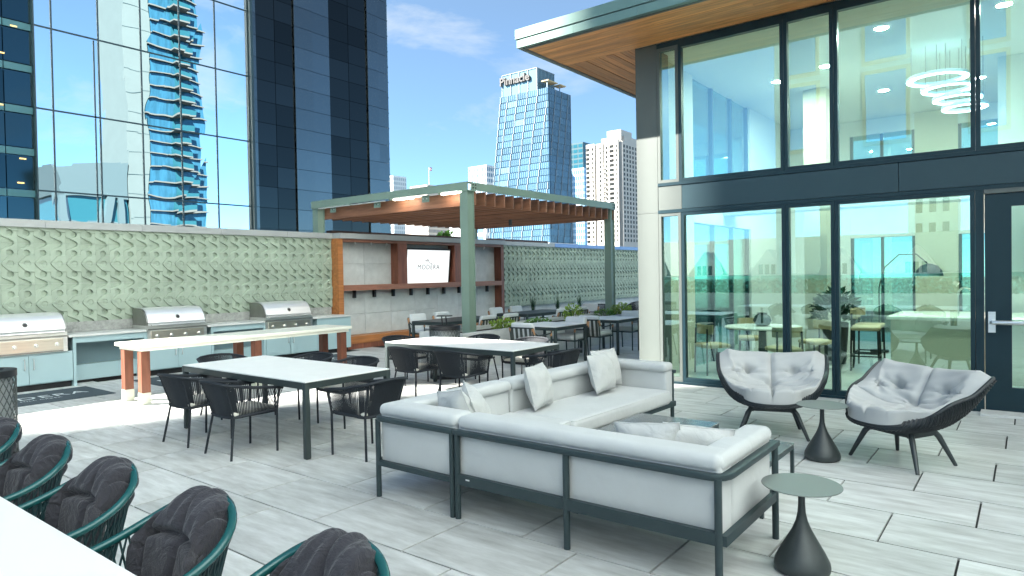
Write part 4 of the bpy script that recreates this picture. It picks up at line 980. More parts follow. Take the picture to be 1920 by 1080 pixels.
chairs = [(3.545, 6.98, 2, 'black rope armchair farthest left at the near dining table'),
 (3.545, 6.13, -1, 'black rope armchair on the near table left side, beside the front corner'),
 (4.25, 5.06, 91, 'black rope armchair at the near table end, beside the sofa corner'),
 (5.0, 7.18, 180, 'black rope armchair on the far side of the near table, toward the bar legs'),
 (5.0, 6.32, 179, 'black rope armchair on the far side of the near table, toward the sunlit chair'),
 (4.47, 7.98, -88, 'black rope armchair at the far left head of the near table'),
 (6.56, 6.80, 0, 'sunlit rope armchair at the far table, second from the sofa'),
 (6.56, 5.93, 2, 'dark rope armchair at the far table just behind the sofa corner'),
 (7.2, 4.90, 90, 'black rope armchair at the far table head, half hidden by the sofa back'),
 (8.0, 6.9, 180, 'rope armchair beyond the far table, left one of its planter side'),
 (8.0, 5.95, 181, 'rope armchair beyond the far table, right one beside the strap chair'),
 (7.4, 7.88, -90, 'dark rope armchair at the far table head beside the redwood base'),
 (17.7, 10.3, 200, 'dark armchair far off under the right end of the pergola'),
 (19.6, 10.0, 190, 'dark armchair farthest off, cut by the building column')]
for i, (x, y, a, lb) in enumerate(chairs):
    if i == 0: rc.location = (x, y, 0); rc.rotation_euler = (0, 0, R(a)); rc['label'] = lb
    else:
        dup(rc, (x, y, 0), R(a), lb)

def strap_chair():
    t = thing('strap_armchair', '', 'chair', group='strap armchairs around the square and grey tables')
    for sg in (-1, 1):
        part('leg', MB().tube([(0.25, sg * 0.27, 0.0), (0.25, sg * 0.27, 0.62)], 0.014, 8), tframe_m, t)
        part('leg', MB().tube([(-0.27, sg * 0.25, 0.0), (-0.24, sg * 0.25, 0.42), (-0.29, sg * 0.25, 0.74)], 0.014, 8), tframe_m, t)
        a = part('arm', MB().tube([(0.25, sg * 0.27, 0.62), (0.1, sg * 0.275, 0.61), (-0.15, sg * 0.265, 0.60), (-0.25, sg * 0.255, 0.66)], 0.014, 8), tframe_m, t, smooth=True)
        part('leather_wrap', MB().tube([(-0.25, sg * 0.253, 0.63), (-0.285, sg * 0.25, 0.74)], 0.026, 8), tan_m, a)
        part('leather_wrap', MB().tube([(0.25, sg * 0.27, 0.57), (0.25, sg * 0.27, 0.63)], 0.021, 8), tan_m, a)
    b = MB().bar((0.25, -0.27, 0.40), (0.25, 0.27, 0.40), 0.025); b.bar((-0.24, -0.25, 0.40), (-0.24, 0.25, 0.40), 0.025)
    for sg in (-1, 1): b.bar((-0.24, sg * 0.25, 0.40), (0.25, sg * 0.262, 0.40), 0.025)
    part('back_bar', MB().bar((-0.29, -0.25, 0.745), (-0.29, 0.25, 0.745), 0.025), tframe_m, t); part('frame', b, tframe_m, t)
    for k in range(5):
        y = -0.2 + 0.1 * k; part('strap', MB().hexa([(-0.262, y - 0.027, 0.41), (-0.256, y - 0.027, 0.41), (-0.256, y + 0.027, 0.41), (-0.262, y + 0.027, 0.41), (-0.302, y - 0.027, 0.755), (-0.296, y - 0.027, 0.755), (-0.296, y + 0.027, 0.755), (-0.302, y + 0.027, 0.755)]), strap_m, t)
    part('seat_cushion', MB().box(-0.22, 0.27, -0.245, 0.245, 0.415, 0.52), strapcu_m, t, bevel=0.035, seg=3, smooth=True)
    part('back_cushion', MB().hexa([(-0.245, -0.235, 0.50), (-0.13, -0.235, 0.50), (-0.13, 0.235, 0.50), (-0.245, 0.235, 0.50), (-0.305, -0.235, 0.835), (-0.19, -0.235, 0.835), (-0.19, 0.235, 0.835), (-0.305, 0.235, 0.835)]), strapcu_m, t, bevel=0.04, seg=3, smooth=True)
    return t
sc_ = strap_chair()
for i, (x, y, a, lb) in enumerate([(9.75, 7.12, 0, 'strap armchair with its striped back toward the far rope table'),
  (11.08, 7.14, 180, 'cushioned strap armchair facing left at the nearer square table'),
  (11.98, 7.1, 0, 'striped strap armchair back between the two square tables'),
  (13.3, 7.08, 180, 'cushioned strap armchair facing left beside the building column'),
  (10.8, 10.85, -90, 'cushioned armchair under the television, left of the pair behind the grey table'),
  (11.6, 10.85, -90, 'cushioned armchair under the television, right of the pair above the mesh bin'),
  (10.95, 9.36, 90, 'striped armchair back partly behind the near pergola post'),
  (11.75, 9.36, 90, 'striped armchair back just right of the near pergola post'),
  (13.65, 10.85, -90, 'cushioned armchair before the redwood end post, left of a pair'),
  (14.5, 10.85, -90, 'cushioned armchair before the green wall, right of a pair'),
  (13.85, 9.36, 90, 'striped armchair back behind the tall planter plant'),
  (14.7, 9.36, 90, 'striped armchair back second from the tall planter plant'),
  (16.2, 9.9, 180, 'pale cushioned seat beyond the right square table')]):
    if i == 0: sc_.location = (x, y, 0); sc_['label'] = lb
    else: dup(sc_, (x, y, 0), R(a), lb)
# ================================================================== LOUNGE
XB, RZ = 3.44, 0.62
def rail_path(pts, r=0.10, n=5):
    """round the inner corners of a plan polyline"""
    out = [Vector(pts[0])]
    for a, b, c in zip(pts, pts[1:], pts[2:]):
        a, b, c = Vector(a), Vector(b), Vector(c); p = b + (a - b).normalized() * r; q = b + (c - b).normalized() * r
        for i in range(n + 1):
            t_ = i / n; out.append(p * (1 - t_) ** 2 + b * 2 * t_ * (1 - t_) + q * t_ ** 2)
    out.append(Vector(pts[-1])); return out
def flat_rail(b, path, w, z0, z1):
    n = len(path); v = []; f = []
    for i, p in enumerate(path):
        d = (path[min(i + 1, n - 1)] - path[max(i - 1, 0)]).normalized(); s = Vector((d.y, -d.x, 0)) * w / 2
        v += [(p.x - s.x, p.y - s.y, z0), (p.x + s.x, p.y + s.y, z0), (p.x + s.x, p.y + s.y, z1), (p.x - s.x, p.y - s.y, z1)]
    for i in range(n - 1):
        for j in range(4): f.append((i * 4 + j, i * 4 + (j + 1) % 4, (i + 1) * 4 + (j + 1) % 4, (i + 1) * 4 + j))
    f += [(3, 2, 1, 0), tuple((n - 1) * 4 + j for j in range(4))]
    return b.add(v, f)
def post(par, x, y, z=0.60, r=0.021): return part('leg', MB().tube([(x, y, 0), (x, y, z)], r, 12), sofaf_m, par, w=True, smooth=True)
def piping(par, cu, x0, x1, y0, y1, z1, bev, w=True):
    k = bev * 0.28; c = bev * 0.9; P = []
    for (cx, cy, a) in ((x1 - c, y1 - c, 0), (x0 + c, y1 - c, 90), (x0 + c, y0 + c, 180), (x1 - c, y0 + c, 270)):
        P += [(cx + (c - k) * math.cos(R(a + q)), cy + (c - k) * math.sin(R(a + q)), z1 - k) for q in (0, 30, 60, 90)]
    part('piping', MB().tube(P, 0.0045, 6, closed=True), sofa_m, cu, w=w, smooth=True)
def cush(name, par, x0, x1, y0, y1, z0, z1, bev=0.07, m=None):
    c_ = part(name, MB().box(x0, x1, y0, y1, z0, z1), m or sofa_m, par, w=True, bevel=bev, seg=5, smooth=True, angle=80)
    if name == 'seat_cushion': piping(par, c_, x0, x1, y0, y1, z1, bev)
    return c_

s1 = thing('sofa', 'pale grey sofa with its framed back toward the camera', 'sofa', (3.9, 2.2, 0))
for (x, y) in ((XB, 1.305), (XB, 2.262), (XB, 3.165), (4.335, 1.275), (4.335, 3.165)): post(s1, x, y, 0.60 if not (x > 4 and y > 3) else 0.30)
part('top_rail', flat_rail(MB(), rail_path([(XB, 3.19, 0), (XB, 1.275, 0), (4.36, 1.275, 0)]), 0.052, 0.588, 0.622), sofaf_m, s1, w=True, bevel=0.004, smooth=True)
b = MB().box(XB - 0.018, XB + 0.018, 1.30, 3.17, 0.245, 0.315); b.box(4.315, 4.35, 1.28, 3.17, 0.245, 0.30); b.box(XB, 4.33, 1.262, 1.295, 0.245, 0.30); b.box(XB, 4.33, 3.15, 3.18, 0.245, 0.30); b.box(XB + 0.03, 4.3, 2.2, 2.24, 0.22, 0.25)
part('base_frame', b, sofaf_m, s1, w=True)
cush('back_panel', s1, XB + 0.026, XB + 0.20, 1.30, 3.185, 0.262, 0.66, 0.025); cush('back_bolster', s1, XB + 0.012, XB + 0.235, 1.30, 3.186, 0.615, 0.715, 0.045)
cush('arm_panel', s1, XB + 0.21, 4.335, 1.302, 1.44, 0.262, 0.66, 0.025); cush('arm_bolster', s1, XB + 0.03, 4.345, 1.288, 1.47, 0.614, 0.713, 0.045)
cush('seat_cushion', s1, XB + 0.20, 4.37, 1.44, 2.31, 0.275, 0.43, 0.05); cush('seat_cushion', s1, XB + 0.20, 4.37, 2.315, 3.186, 0.275, 0.43, 0.05)
part('maker_tag', MB().box(XB - 0.0195, XB - 0.0183, 3.04, 3.075, 0.285, 0.295), white_p, s1, w=True)

s2 = thing('corner_sofa', 'pale grey corner sofa piece next to the rope armchair', 'sofa', (4.1, 3.6, 0))
for (x, y) in ((XB, 3.215), (XB, 3.99), (4.86, 3.99)): post(s2, x, y)
post(s2, 4.86, 3.2, 0.30)
part('top_rail', flat_rail(MB(), rail_path([(XB, 3.195, 0), (XB, 4.02, 0), (4.885, 4.02, 0)]), 0.052, 0.588, 0.622), sofaf_m, s2, w=True, bevel=0.004, smooth=True)
for q in ((XB - 0.018, XB + 0.018, 3.2, 4.0, 0.245, 0.285), (XB + 0.02, 4.88, 3.985, 4.02, 0.245, 0.29), (4.30, 4.88, 3.17, 3.20, 0.245, 0.30)): part('base_rail', MB().box(*q), sofaf_m, s2, w=True)
cush('back_panel', s2, XB + 0.026, XB + 0.20, 3.20, 3.99, 0.262, 0.66, 0.025); cush('back_bolster', s2, XB + 0.012, XB + 0.235, 3.195, 4.005, 0.615, 0.715, 0.045)
cush('back_panel', s2, XB + 0.21, 4.88, 3.82, 3.992, 0.262, 0.66, 0.025); cush('back_bolster', s2, XB + 0.03, 4.885, 3.785, 4.01, 0.614, 0.714, 0.045)
cush('seat_cushion', s2, XB + 0.20, 4.895, 3.13, 3.83, 0.276, 0.43, 0.05)

s3 = thing('long_sofa', 'pale grey long sofa facing the camera before the column', 'sofa', (4.9, 4.0, 0), R(-2.2))
def l3(name, b, m, **k): return part(name, b, m, s3, **k)
for (x, y) in ((0.03, -0.01), (1.97, -0.01), (1.97, -0.83)): l3('leg', MB().tube([(x, y, 0), (x, y, 0.60)], 0.021, 12), sofaf_m, smooth=True)
l3('leg', MB().tube([(0.03, -0.83, 0), (0.03, -0.83, 0.3)], 0.021, 12), sofaf_m, smooth=True)
l3('top_rail', flat_rail(MB(), rail_path([(0.0, 0.02, 0), (1.99, 0.02, 0), (1.99, -0.86, 0)]), 0.052, 0.588, 0.622), sofaf_m, bevel=0.004, smooth=True)
b = MB().box(0, 1.98, -0.87, -0.835, 0.235, 0.29); b.box(0, 1.98, 0, 0.03, 0.235, 0.29); b.box(1.96, 1.985, -0.83, 0, 0.235, 0.29); b.box(0, 0.03, -0.83, 0, 0.235, 0.29); l3('base_frame', b, sofaf_m)
ck = dict(seg=5, smooth=True, angle=80)
l3('back_panel', MB().box(0.0, 1.95, -0.19, -0.012, 0.262, 0.66), sofa_m, bevel=0.025, **ck); l3('back_bolster', MB().box(0.0, 1.965, -0.225, 0.005, 0.614, 0.716), sofa_m, bevel=0.045, **ck)
l3('arm_panel', MB().box(1.82, 1.97, -0.84, -0.2, 0.262, 0.66), sofa_m, bevel=0.025, **ck); l3('arm_bolster', MB().box(1.78, 1.975, -0.855, -0.03, 0.613, 0.714), sofa_m, bevel=0.045, **ck)
c_ = l3('seat_cushion', MB().box(0.0, 1.83, -0.90, -0.185, 0.276, 0.43), sofa_m, bevel=0.05, **ck); piping(s3, c_, 0.0, 1.83, -0.90, -0.185, 0.43, 0.05, w=False)

def pillow(label, loc, rot, w=0.42, h=0.40, d=0.20, seed=1):
    r_ = random.Random(seed); b = MB(); ph = [r_.uniform(0, 6.28) for _ in range(4)]
    def prof(u, v):
        x, y = u * 2 - 1, v * 2 - 1
        e = max(0.0, (1 - abs(x) ** 2.6)) * max(0.0, (1 - abs(y) ** 2.6))
        th = d / 2 * e ** 0.62
        pin = 1 - 0.05 * (1 - x * x) * abs(y) ** 3; pin2 = 1 - 0.05 * (1 - y * y) * abs(x) ** 3
        wr = 0.007 * math.sin(6 * x + 3 * y + ph[0]) * e + 0.006 * math.sin(9 * y - 4 * x + ph[1]) * e - 0.03 * math.exp(-((x * 1.2 - 0.1) ** 2) * 9) * max(0, y) ** 2 * e
        return x * w / 2 * pin2, y * h / 2 * pin, th, wr
    def fn(u, v):
        x, y, th, wr = prof(u, v); return (x, th + wr, y), (x, -th + wr * 0.7, y)
    b.slab(fn, 0, 22, 22)
    t = thing('throw_pillow', label, 'pillow', loc, 0, 'square pillows on the sofas'); t.rotation_euler = rot
    part('cover', b, pillow_m, t, smooth=True, angle=70)
    edge = [prof(u, v) for u, v in [(i / 20, 0) for i in range(20)] + [(1, i / 20) for i in range(20)] + [(1 - i / 20, 1) for i in range(20)] + [(0, 1 - i / 20) for i in range(20)]]
    part('piping', MB().tube([(p[0], p[3], p[1]) for p in edge], 0.004, 5, closed=True), pillow_m, t, smooth=True)
    return t
pillow('single square pillow standing on the long sofa at its middle', (5.13, 3.66, 0.645), (R(-14), 0, R(12)), seed=2)
pillow('front pillow of the pair at the right end of the long sofa', (6.12, 3.56, 0.655), (R(-16), 0, R(3)), seed=3)
pillow('rear pillow of the pair at the right end of the long sofa', (6.38, 3.65, 0.665), (R(-14), 0, R(-8)), seed=4)
pillow('left pillow of the pair in the sofa corner', (3.83, 3.50, 0.625), (R(-20), R(10), R(70)), seed=5)
pillow('right pillow of the pair in the sofa corner', (3.98, 3.45, 0.62), (R(-22), R(-14), R(50)), seed=6)
pillow('left pillow behind the bolster of the framed back sofa', (3.80, 1.86, 0.585), (R(-17), R(5), R(97)), seed=7)
pillow('right pillow behind the bolster of the framed back sofa', (3.90, 1.62, 0.58), (R(-19), R(-5), R(118)), seed=8)

def coffee(label, x0, x1, y0, y1, h):
    t = thing('coffee_table', label, 'table', ((x0 + x1) / 2, (y0 + y1) / 2, 0))
    part('top', MB().box(x0, x1, y0, y1, h - 0.012, h), glasstop, t, w=True, bevel=0.003)
    for (a, c) in ((y0 + 0.004, y0 + 0.024), (y1 - 0.024, y1 - 0.004)): part('apron', MB().box(x0 + 0.004, x1 - 0.004, a, c, h - 0.045, h - 0.0125), sofaf_m, t, w=True)
    for x in (x0 + 0.016, x1 - 0.016):
        for y in (y0 + 0.014, y1 - 0.014): part('leg', MB().box(x - 0.014, x + 0.014, y - 0.012, y + 0.012, 0, h - 0.046), sofaf_m, t, w=True)
coffee('low dark coffee table deeper inside the sofa group', 4.95, 5.85, 2.20, 2.98, 0.34)
coffee('low dark coffee table poking out behind the sofa arm', 4.62, 5.40, 1.44, 2.10, 0.36)

def bell(label, x, y, h=0.49, r=0.213):
    t = thing('side_table', label, 'side table', (x, y, 0), 0, 'bell shaped side tables')
    part('base', MB().lathe([(0.0, 0.0), (0.125, 0.0), (0.146, 0.012), (0.150, 0.035), (0.146, 0.06), (0.122, 0.11), (0.085, 0.175), (0.052, 0.235), (0.032, 0.285), (0.022, 0.33), (0.0185, 0.38), (0.0185, h - 0.006)], 40), bell_m, t, smooth=True)
    part('top', MB().lathe([(0.0, h - 0.006), (r - 0.002, h - 0.006), (r, h - 0.003), (r - 0.001, h), (0.0, h)], 56), belltop_m, t)
bell('bell shaped side table in front of the sofa arm', 3.955, 1.02)
bell('bell shaped side table between the two wicker lounge chairs', 6.40, 1.47)

def lounge(label, x, y, az):
    t = thing('wicker_lounge_chair', label, 'lounge chair', (x, y, 0), az, 'wicker shell lounge chairs')
    PV = [0, .22, .42, .56, .70, .85, 1.0]
    PXs = [0.47, 0.23, 0.0, -0.17, -0.30, -0.41, -0.50]; PZs = [0.385, 0.335, 0.325, 0.375, 0.485, 0.635, 0.775]
    PWs = [0.30, 0.44, 0.515, 0.545, 0.565, 0.58, 0.585]; PKs = [-0.16, -0.03, 0.09, 0.15, 0.17, 0.16, 0.13]; PSs = [0.045, 0.17, 0.27, 0.26, 0.18, 0.10, 0.03]
    def ip(A, v):
        v = max(0.0, min(1.0, v))
        for i in range(len(PV) - 1):
            if v <= PV[i + 1]:
                k = (v - PV[i]) / (PV[i + 1] - PV[i])
                a, b_, c, d_ = A[max(i - 1, 0)], A[i], A[i + 1], A[min(i + 2, len(A) - 1)]
                return 0.5 * ((2 * b_) + (-a + c) * k + (2 * a - 5 * b_ + 4 * c - d_) * k * k + (-a + 3 * b_ - 3 * c + d_) * k ** 3)
        return A[-1]
    def S(u, v):
        e = abs(u) ** 2.2
        return Vector((ip(PXs, v) + ip(PKs, v) * e, ip(PWs, v) * math.sin(u * 1.45) / math.sin(1.45), ip(PZs, v) + ip(PSs, v) * e))
    def Nn(u, v):
        e = 0.01; a = S(min(1, u + e), v) - S(max(-1, u - e), v); c = S(u, min(1, v + e)) - S(u, max(0, v - e)); n_ = a.cross(c)
        n_.normalize(); return n_
    b = MB(); b.slab(lambda u, v: (tuple(S(u * 2 - 1, v)), tuple(S(u * 2 - 1, v) - Nn(u * 2 - 1, v) * 0.022)), 0, 28, 24)
    part('shell', b, wicker_m, t, smooth=True, angle=70)
    edge = [S(-1 + 2 * i / 16, 0) for i in range(16)] + [S(1, i / 20) for i in range(20)] + [S(1 - 2 * i / 16, 1) for i in range(16)] + [S(-1, 1 - i / 20) for i in range(20)]
    part('rim', MB().tube(edge, 0.017, 7, closed=True), wicker_m, t, smooth=True)
    b = MB()
    for k in range(34):
        v = 0.015 + 0.97 * k / 33
        b.tube([S(u_, v) - Nn(u_, v) * (0.024 + 0.004 * (i % 2)) for i, u_ in enumerate([-1 + 2 * j / 44 for j in range(45)])], 0.0075, 5)
    part('weave', b, wicker_m, t, kind='stuff', smooth=True)
    def cushion(name, v0, v1, th, ucut, dents, seam, m_):
        def fn(uu, vv):
            u = (uu * 2 - 1) * ucut; v = v0 + (v1 - v0) * vv; x, y_ = uu * 2 - 1, vv * 2 - 1
            e = (max(0.0, 1 - abs(x) ** 9) * max(0.0, 1 - abs(y_) ** 12)) ** 0.45
            d_ = 0
            for (du, dv, s_, a_) in dents:
                rr = ((x - du) / s_) ** 2 + ((y_ - dv) / (s_ * 1.5)) ** 2; d_ += a_ * math.exp(-rr)
                an = math.atan2(y_ - dv, x - du); d_ += 0.017 * math.cos(5 * an + du * 9) * math.exp(-rr * 0.13)
            for (su, w_, a_) in seam: d_ += a_ * math.exp(-((x - su) / w_) ** 2)
            d_ += 0.004 * math.sin(11 * x + 7 * y_) + 0.003 * math.sin(17 * y_ - 9 * x)
            n_ = Nn(u, v); p = S(u, v) + n_ * 0.004
            return tuple(p + n_ * max(0.006, th * e - d_ * e)), tuple(p)
        bb = MB(); bb.slab(fn, 0, 48, 30); part(name, bb, m_, t, smooth=True, angle=75)
    cushion('back_cushion', 0.47, 1.0, 0.15, 0.985, [(-0.33, 0.12, 0.085, 0.115), (0.33, 0.12, 0.085, 0.115), (0.0, -0.45, 0.10, 0.08), (-0.72, -0.2, 0.10, 0.05), (0.72, -0.2, 0.10, 0.05)], [(0.0, 0.03, 0.05)], grey_cu)
    def seat_fn(uu, vv):
        x, y_ = uu * 2 - 1, vv * 2 - 1
        p = S(x * 0.95, 0.0 + 0.50 * vv) + Vector((0.012 * (1 - vv), 0, 0.012))
        e = (max(0.0, 1 - abs(x) ** 8) * max(0.0, 1 - abs(y_) ** 10)) ** 0.42
        d_ = 0.075 * math.exp(-(x / 0.028) ** 2) + 0.04 * math.exp(-((abs(x) - 0.5) / 0.03) ** 2) * max(0.0, 0.6 - vv) + 0.05 * math.exp(-(((abs(x) - 0.30) / 0.10) ** 2 + ((vv - 0.55) / 0.16) ** 2))
        d_ += 0.006 * math.sin(9 * x + 5 * y_) + 0.005 * math.sin(14 * y_ - 6 * x)
        th = 0.165 - 0.07 * abs(x) ** 2
        return tuple(p + Vector((0.03 * (1 - vv) * e, 0, max(0.004, (th - d_) * e)))), tuple(p)
    part('seat_cushion', MB().slab(seat_fn, 0, 52, 30), grey_cu, t, smooth=True, angle=75)
    for sg in (-1, 1):
        part('leg', MB().tube([(0.16, sg * 0.20, 0.315), (0.20, sg * 0.25, 0.25), (0.275, sg * 0.36, 0.0)], [0.026, 0.026, 0.016], 10), dleg_m, t, smooth=True)
        part('leg', MB().tube([(-0.14, sg * 0.18, 0.315), (-0.18, sg * 0.22, 0.25), (-0.29, sg * 0.30, 0.0)], [0.026, 0.026, 0.016], 10), dleg_m, t, smooth=True)
    b = MB().bar((0.17, -0.22, 0.29), (0.17, 0.22, 0.29), 0.04); b.bar((-0.15, -0.2, 0.29), (-0.15, 0.2, 0.29), 0.04)
    for sg in (-1, 1): b.bar((0.19, sg * 0.21, 0.285), (-0.17, sg * 0.19, 0.285), 0.04)
    part('under_frame', b, dleg_m, t)
    return t
l1 = lounge('wicker shell lounge chair with tufted cushion, left of the pair', 7.12, 2.12, math.atan2(-0.30, -0.95))
l2 = lounge('wicker shell lounge chair with tufted cushion beside the glass door', 6.72, 0.88, math.atan2(0.52, -0.85))
for q in (l1, l2): q.scale = (0.93, 0.93, 0.97)

# ================================================================== FOREGROUND TABLE AND CHAIRS
t = thing('white_table', 'large white table filling the lower left corner', 'table', (0.3, 3.3, 0))
part('top', MB().box(-0.35, 0.965, 1.15, 6.3, 0.705, 0.735), white_tt, t, w=True, bevel=0.006)
for x in (-0.2, 0.75):
    for y in (1.4, 3.7, 6.0): part('leg', MB().tube([(x, y, 0), (x, y, 0.704)], 0.035, 12), tframe_m, t, w=True)
def cushion_chair():
    t = thing('cushion_armchair', '', 'chair', group='teal framed armchairs along the white table')
    half = [(0.30, -0.255, 0.605), (0.20, -0.275, 0.608), (0.06, -0.295, 0.620), (-0.08, -0.300, 0.648), (-0.19, -0.282, 0.692), (-0.275, -0.235, 0.742), (-0.325, -0.16, 0.785), (-0.35, -0.075, 0.803), (-0.356, 0, 0.808)]
    rim0 = mirror(half); rim = [poly_at(rim0, i / 48) for i in range(49)]
    for _ in range(2): rim = [rim[0]] + [(rim[i - 1] + rim[i] * 2 + rim[i + 1]) / 4 for i in range(1, len(rim) - 1)] + [rim[-1]]
    part('rim', MB().tube(rim, 0.0175, 12), tealrim, t, smooth=True)
    bh = [(0.22, -0.21, 0.40), (0.1, -0.225, 0.395), (-0.04, -0.225, 0.39), (-0.14, -0.205, 0.385), (-0.20, -0.15, 0.38), (-0.225, -0.08, 0.38), (-0.23, 0, 0.38)]
    base = mirror(bh); part('seat_ring', MB().tube(base, 0.014, 8), tealrope, t, smooth=True)
    part('seat_base', MB().box(-0.21, 0.22, -0.20, 0.20, 0.372, 0.394), tealrope, t)
    b = MB()
    for k in range(40):
        s = 0.10 + 0.80 * k / 39
        for ds in (0.05, -0.05):
            p, q = poly_at(rim0, s), poly_at(base, min(1, max(0, s + ds)))
            m_ = (p + q) / 2 + Vector((p.x + 0.0, p.y, 0)).normalized() * 0.012
            b.tube([p, m_, q], 0.0045, 5)
    part('rope_weave', b, tealrope, t, kind='stuff')
    for sg in (-1, 1):
        part('leg', MB().tube([(0.10, sg * 0.288, 0.615), (0.17, sg * 0.272, 0.575), (0.205, sg * 0.258, 0.51), (0.215, sg * 0.25, 0.38), (0.24, sg * 0.265, 0.0)], [0.014, 0.018, 0.018, 0.016, 0.012], 10), tealrim, t, smooth=True)
        part('leg', MB().tube([(-0.17, sg * 0.17, 0.38), (-0.27, sg * 0.24, 0.0)], [0.016, 0.012], 10), tealrim, t, smooth=True)
    # draped back cushion: v from seat up, over the rim and down behind
    rr_ = random.Random(11)
    def path(v):
        P = [(-0.20, 0.43), (-0.222, 0.525), (-0.243, 0.615), (-0.266, 0.695), (-0.292, 0.755), (-0.322, 0.78), (-0.345, 0.772), (-0.354, 0.74)]
        k = v * (len(P) - 1); i = min(int(k), len(P) - 2); f_ = k - i
        g = lambda q, j: P[min(max(q, 0), len(P) - 1)][j]
        cr_ = lambda j: 0.5 * (2 * g(i, j) + (-g(i - 1, j) + g(i + 1, j)) * f_ + (2 * g(i - 1, j) - 5 * g(i, j) + 4 * g(i + 1, j) - g(i + 2, j)) * f_ ** 2 + (-g(i - 1, j) + 3 * g(i, j) - 3 * g(i + 1, j) + g(i + 2, j)) * f_ ** 3)
        return cr_(0), cr_(1)
    def fn(uu, vv):
        u = uu * 2 - 1; x, z = path(vv); e = max(0.0, 1 - abs(u) ** 5) ** 0.4 * max(0.05, (1 - abs(vv * 2 - 1) ** 9)) ** 0.4
        hw = 0.222 - 0.045 * sstep((vv - 0.35) / 0.3)
        wrap = abs(u) ** 2.4
        px = x + 0.03 + wrap * (0.075 + 0.05 * sstep(vv * 2)); pz = z - wrap * (0.03 + 0.13 * sstep((vv - 0.3) / 0.4)); py = hw * math.sin(u * 1.4) / math.sin(1.4)
        x2, z2 = path(min(1, vv + 0.02)); x1, z1 = path(max(0, vv - 0.02)); d_ = Vector((x2 - x1, 0, z2 - z1)).normalized()
        n_ = Vector((d_.z, 0.35 * u, -d_.x)).normalized()
        puff = 0.068
        puff -= 0.050 * math.exp(-((vv - 0.40) / 0.028) ** 2) + 0.040 * math.exp(-((u - 0.06 * math.sin(vv * 5)) / 0.055) ** 2) * (1.0 if vv < 0.40 else 0.75) + 0.03 * math.exp(-((u - 0.62) / 0.05) ** 2) + 0.03 * math.exp(-((u + 0.62) / 0.05) ** 2)
        fold = (0.0055 * math.sin(19 * u + 5 * math.sin(3 * vv + 1)) + 0.0035 * math.sin(33 * u - 6 * vv + 2)) * sstep((vv - 0.42) / 0.1) * sstep((0.98 - vv) / 0.2) + 0.004 * math.sin(30 * vv + 6 * u) * sstep((abs(u) - 0.55) / 0.3)
        p = Vector((px, py, pz))
        return tuple(p + n_ * (puff + fold) * e), tuple(p - n_ * 0.012 * e)
    b = MB(); b.slab(fn, 0, 84, 84); part('back_cushion', b, fgcu_m, t, smooth=True, angle=80)
    part('seat_cushion', MB().box(-0.15, 0.25, -0.215, 0.215, 0.396, 0.475), fgcu_m, t, bevel=0.035, seg=4, smooth=True, angle=80)
    return t
cc = cushion_chair()
for i, (x, y, a, lb) in enumerate([(1.075, 2.65, 180, 'teal framed armchair with dark cushion in the middle of the lower left row'),
   (1.06, 3.48, 181, 'teal framed armchair with dark cushion, third from the left edge'),
   (1.06, 4.29, 180, 'teal framed armchair with dark cushion, second from the left edge'),
   (1.06, 5.10, 179, 'teal framed armchair cut by the left picture edge'),
   (1.10, 1.80, 182, 'teal framed armchair cut by the bottom picture edge')]):
    if i == 0: cc.location = (x, y, 0); cc.rotation_euler = (0, 0, R(a)); cc['label'] = lb
    else: dup(cc, (x, y, 0), R(a), lb)

# ================================================================== INSIDE THE LOUNGE
t = thing('round_table', 'round pale table behind the left lower window', 'table', (11.45, 3.55, 0.006))
part('top', MB().lathe([(0, 0.72), (0.60, 0.72), (0.61, 0.735), (0.60, 0.75), (0, 0.75)], 40), white_p, t)
part('pedestal', MB().lathe([(0.30, 0), (0.28, 0.03), (0.07, 0.06), (0.06, 0.70), (0.14, 0.72)], 24), dleg_m, t, smooth=True)
t = thing('vase', 'round dark vase on the indoor round table', 'vase', (11.45, 3.55, 0.757))
part('body', MB().lathe([(0.06, 0), (0.12, 0.03), (0.145, 0.10), (0.12, 0.17), (0.075, 0.20), (0.085, 0.225), (0.07, 0.225), (0.06, 0.19)], 28), mat('vase_glaze', (0.03, 0.05, 0.045), 0.2), t, smooth=True)
def ichair(label, x, y, a, h=0.46, back=0.80, grp='wooden chairs around the indoor round table', nm='indoor_chair'):
    t = thing(nm, label, 'chair' if h < 0.6 else 'stool', (x, y, 0.006), R(a), grp)
    part('seat', MB().box(-0.21, 0.22, -0.22, 0.22, h - 0.03, h + 0.04), tan_fab, t, bevel=0.03, seg=3, smooth=True)
    pts = [(-0.21 + 0.10 * math.cos(R(q)) ** 2 * 0 + 0.16 * (1 - math.cos(R(q))), 0.24 * math.sin(R(q)), back - 0.06) for q in range(-70, 71, 20)]
    b = MB()
    for p, q in zip(pts, pts[1:]): b.bar(p, q, 0.035, 0.15)
    part('backrest', b, tan_fab, t)
    for sx in (-0.19, 0.19):
        for sy in (-0.19, 0.19): part('leg', MB().tube([(sx * 1.08, sy * 1.08, 0), (sx, sy, (back - 0.05) if sx < 0 else h - 0.03)], 0.015, 8), black_m, t)
    if h > 0.6:
        b = MB()
        for s in (-1, 1): b.bar((-0.2, s * 0.2, 0.25), (0.2, s * 0.2, 0.25), 0.02); b.bar((s * 0.2, -0.2, 0.25), (s * 0.2, 0.2, 0.25), 0.02)
        part('foot_rail', b, black_m, t)
ichair('tan indoor chair left of the round table behind glass', 10.75, 4.15, -40)
ichair('tan indoor chair nearest the glass at the round table', 10.72, 3.0, 40)
ichair('tan indoor chair behind the round table', 12.25, 4.0, 200)
ichair('tan indoor chair right of the round table behind glass', 12.1, 2.85, 140)
t = thing('kitchen_island', 'long pale stone island with sink behind the right window', 'counter', (12.7, 0.6, 0))
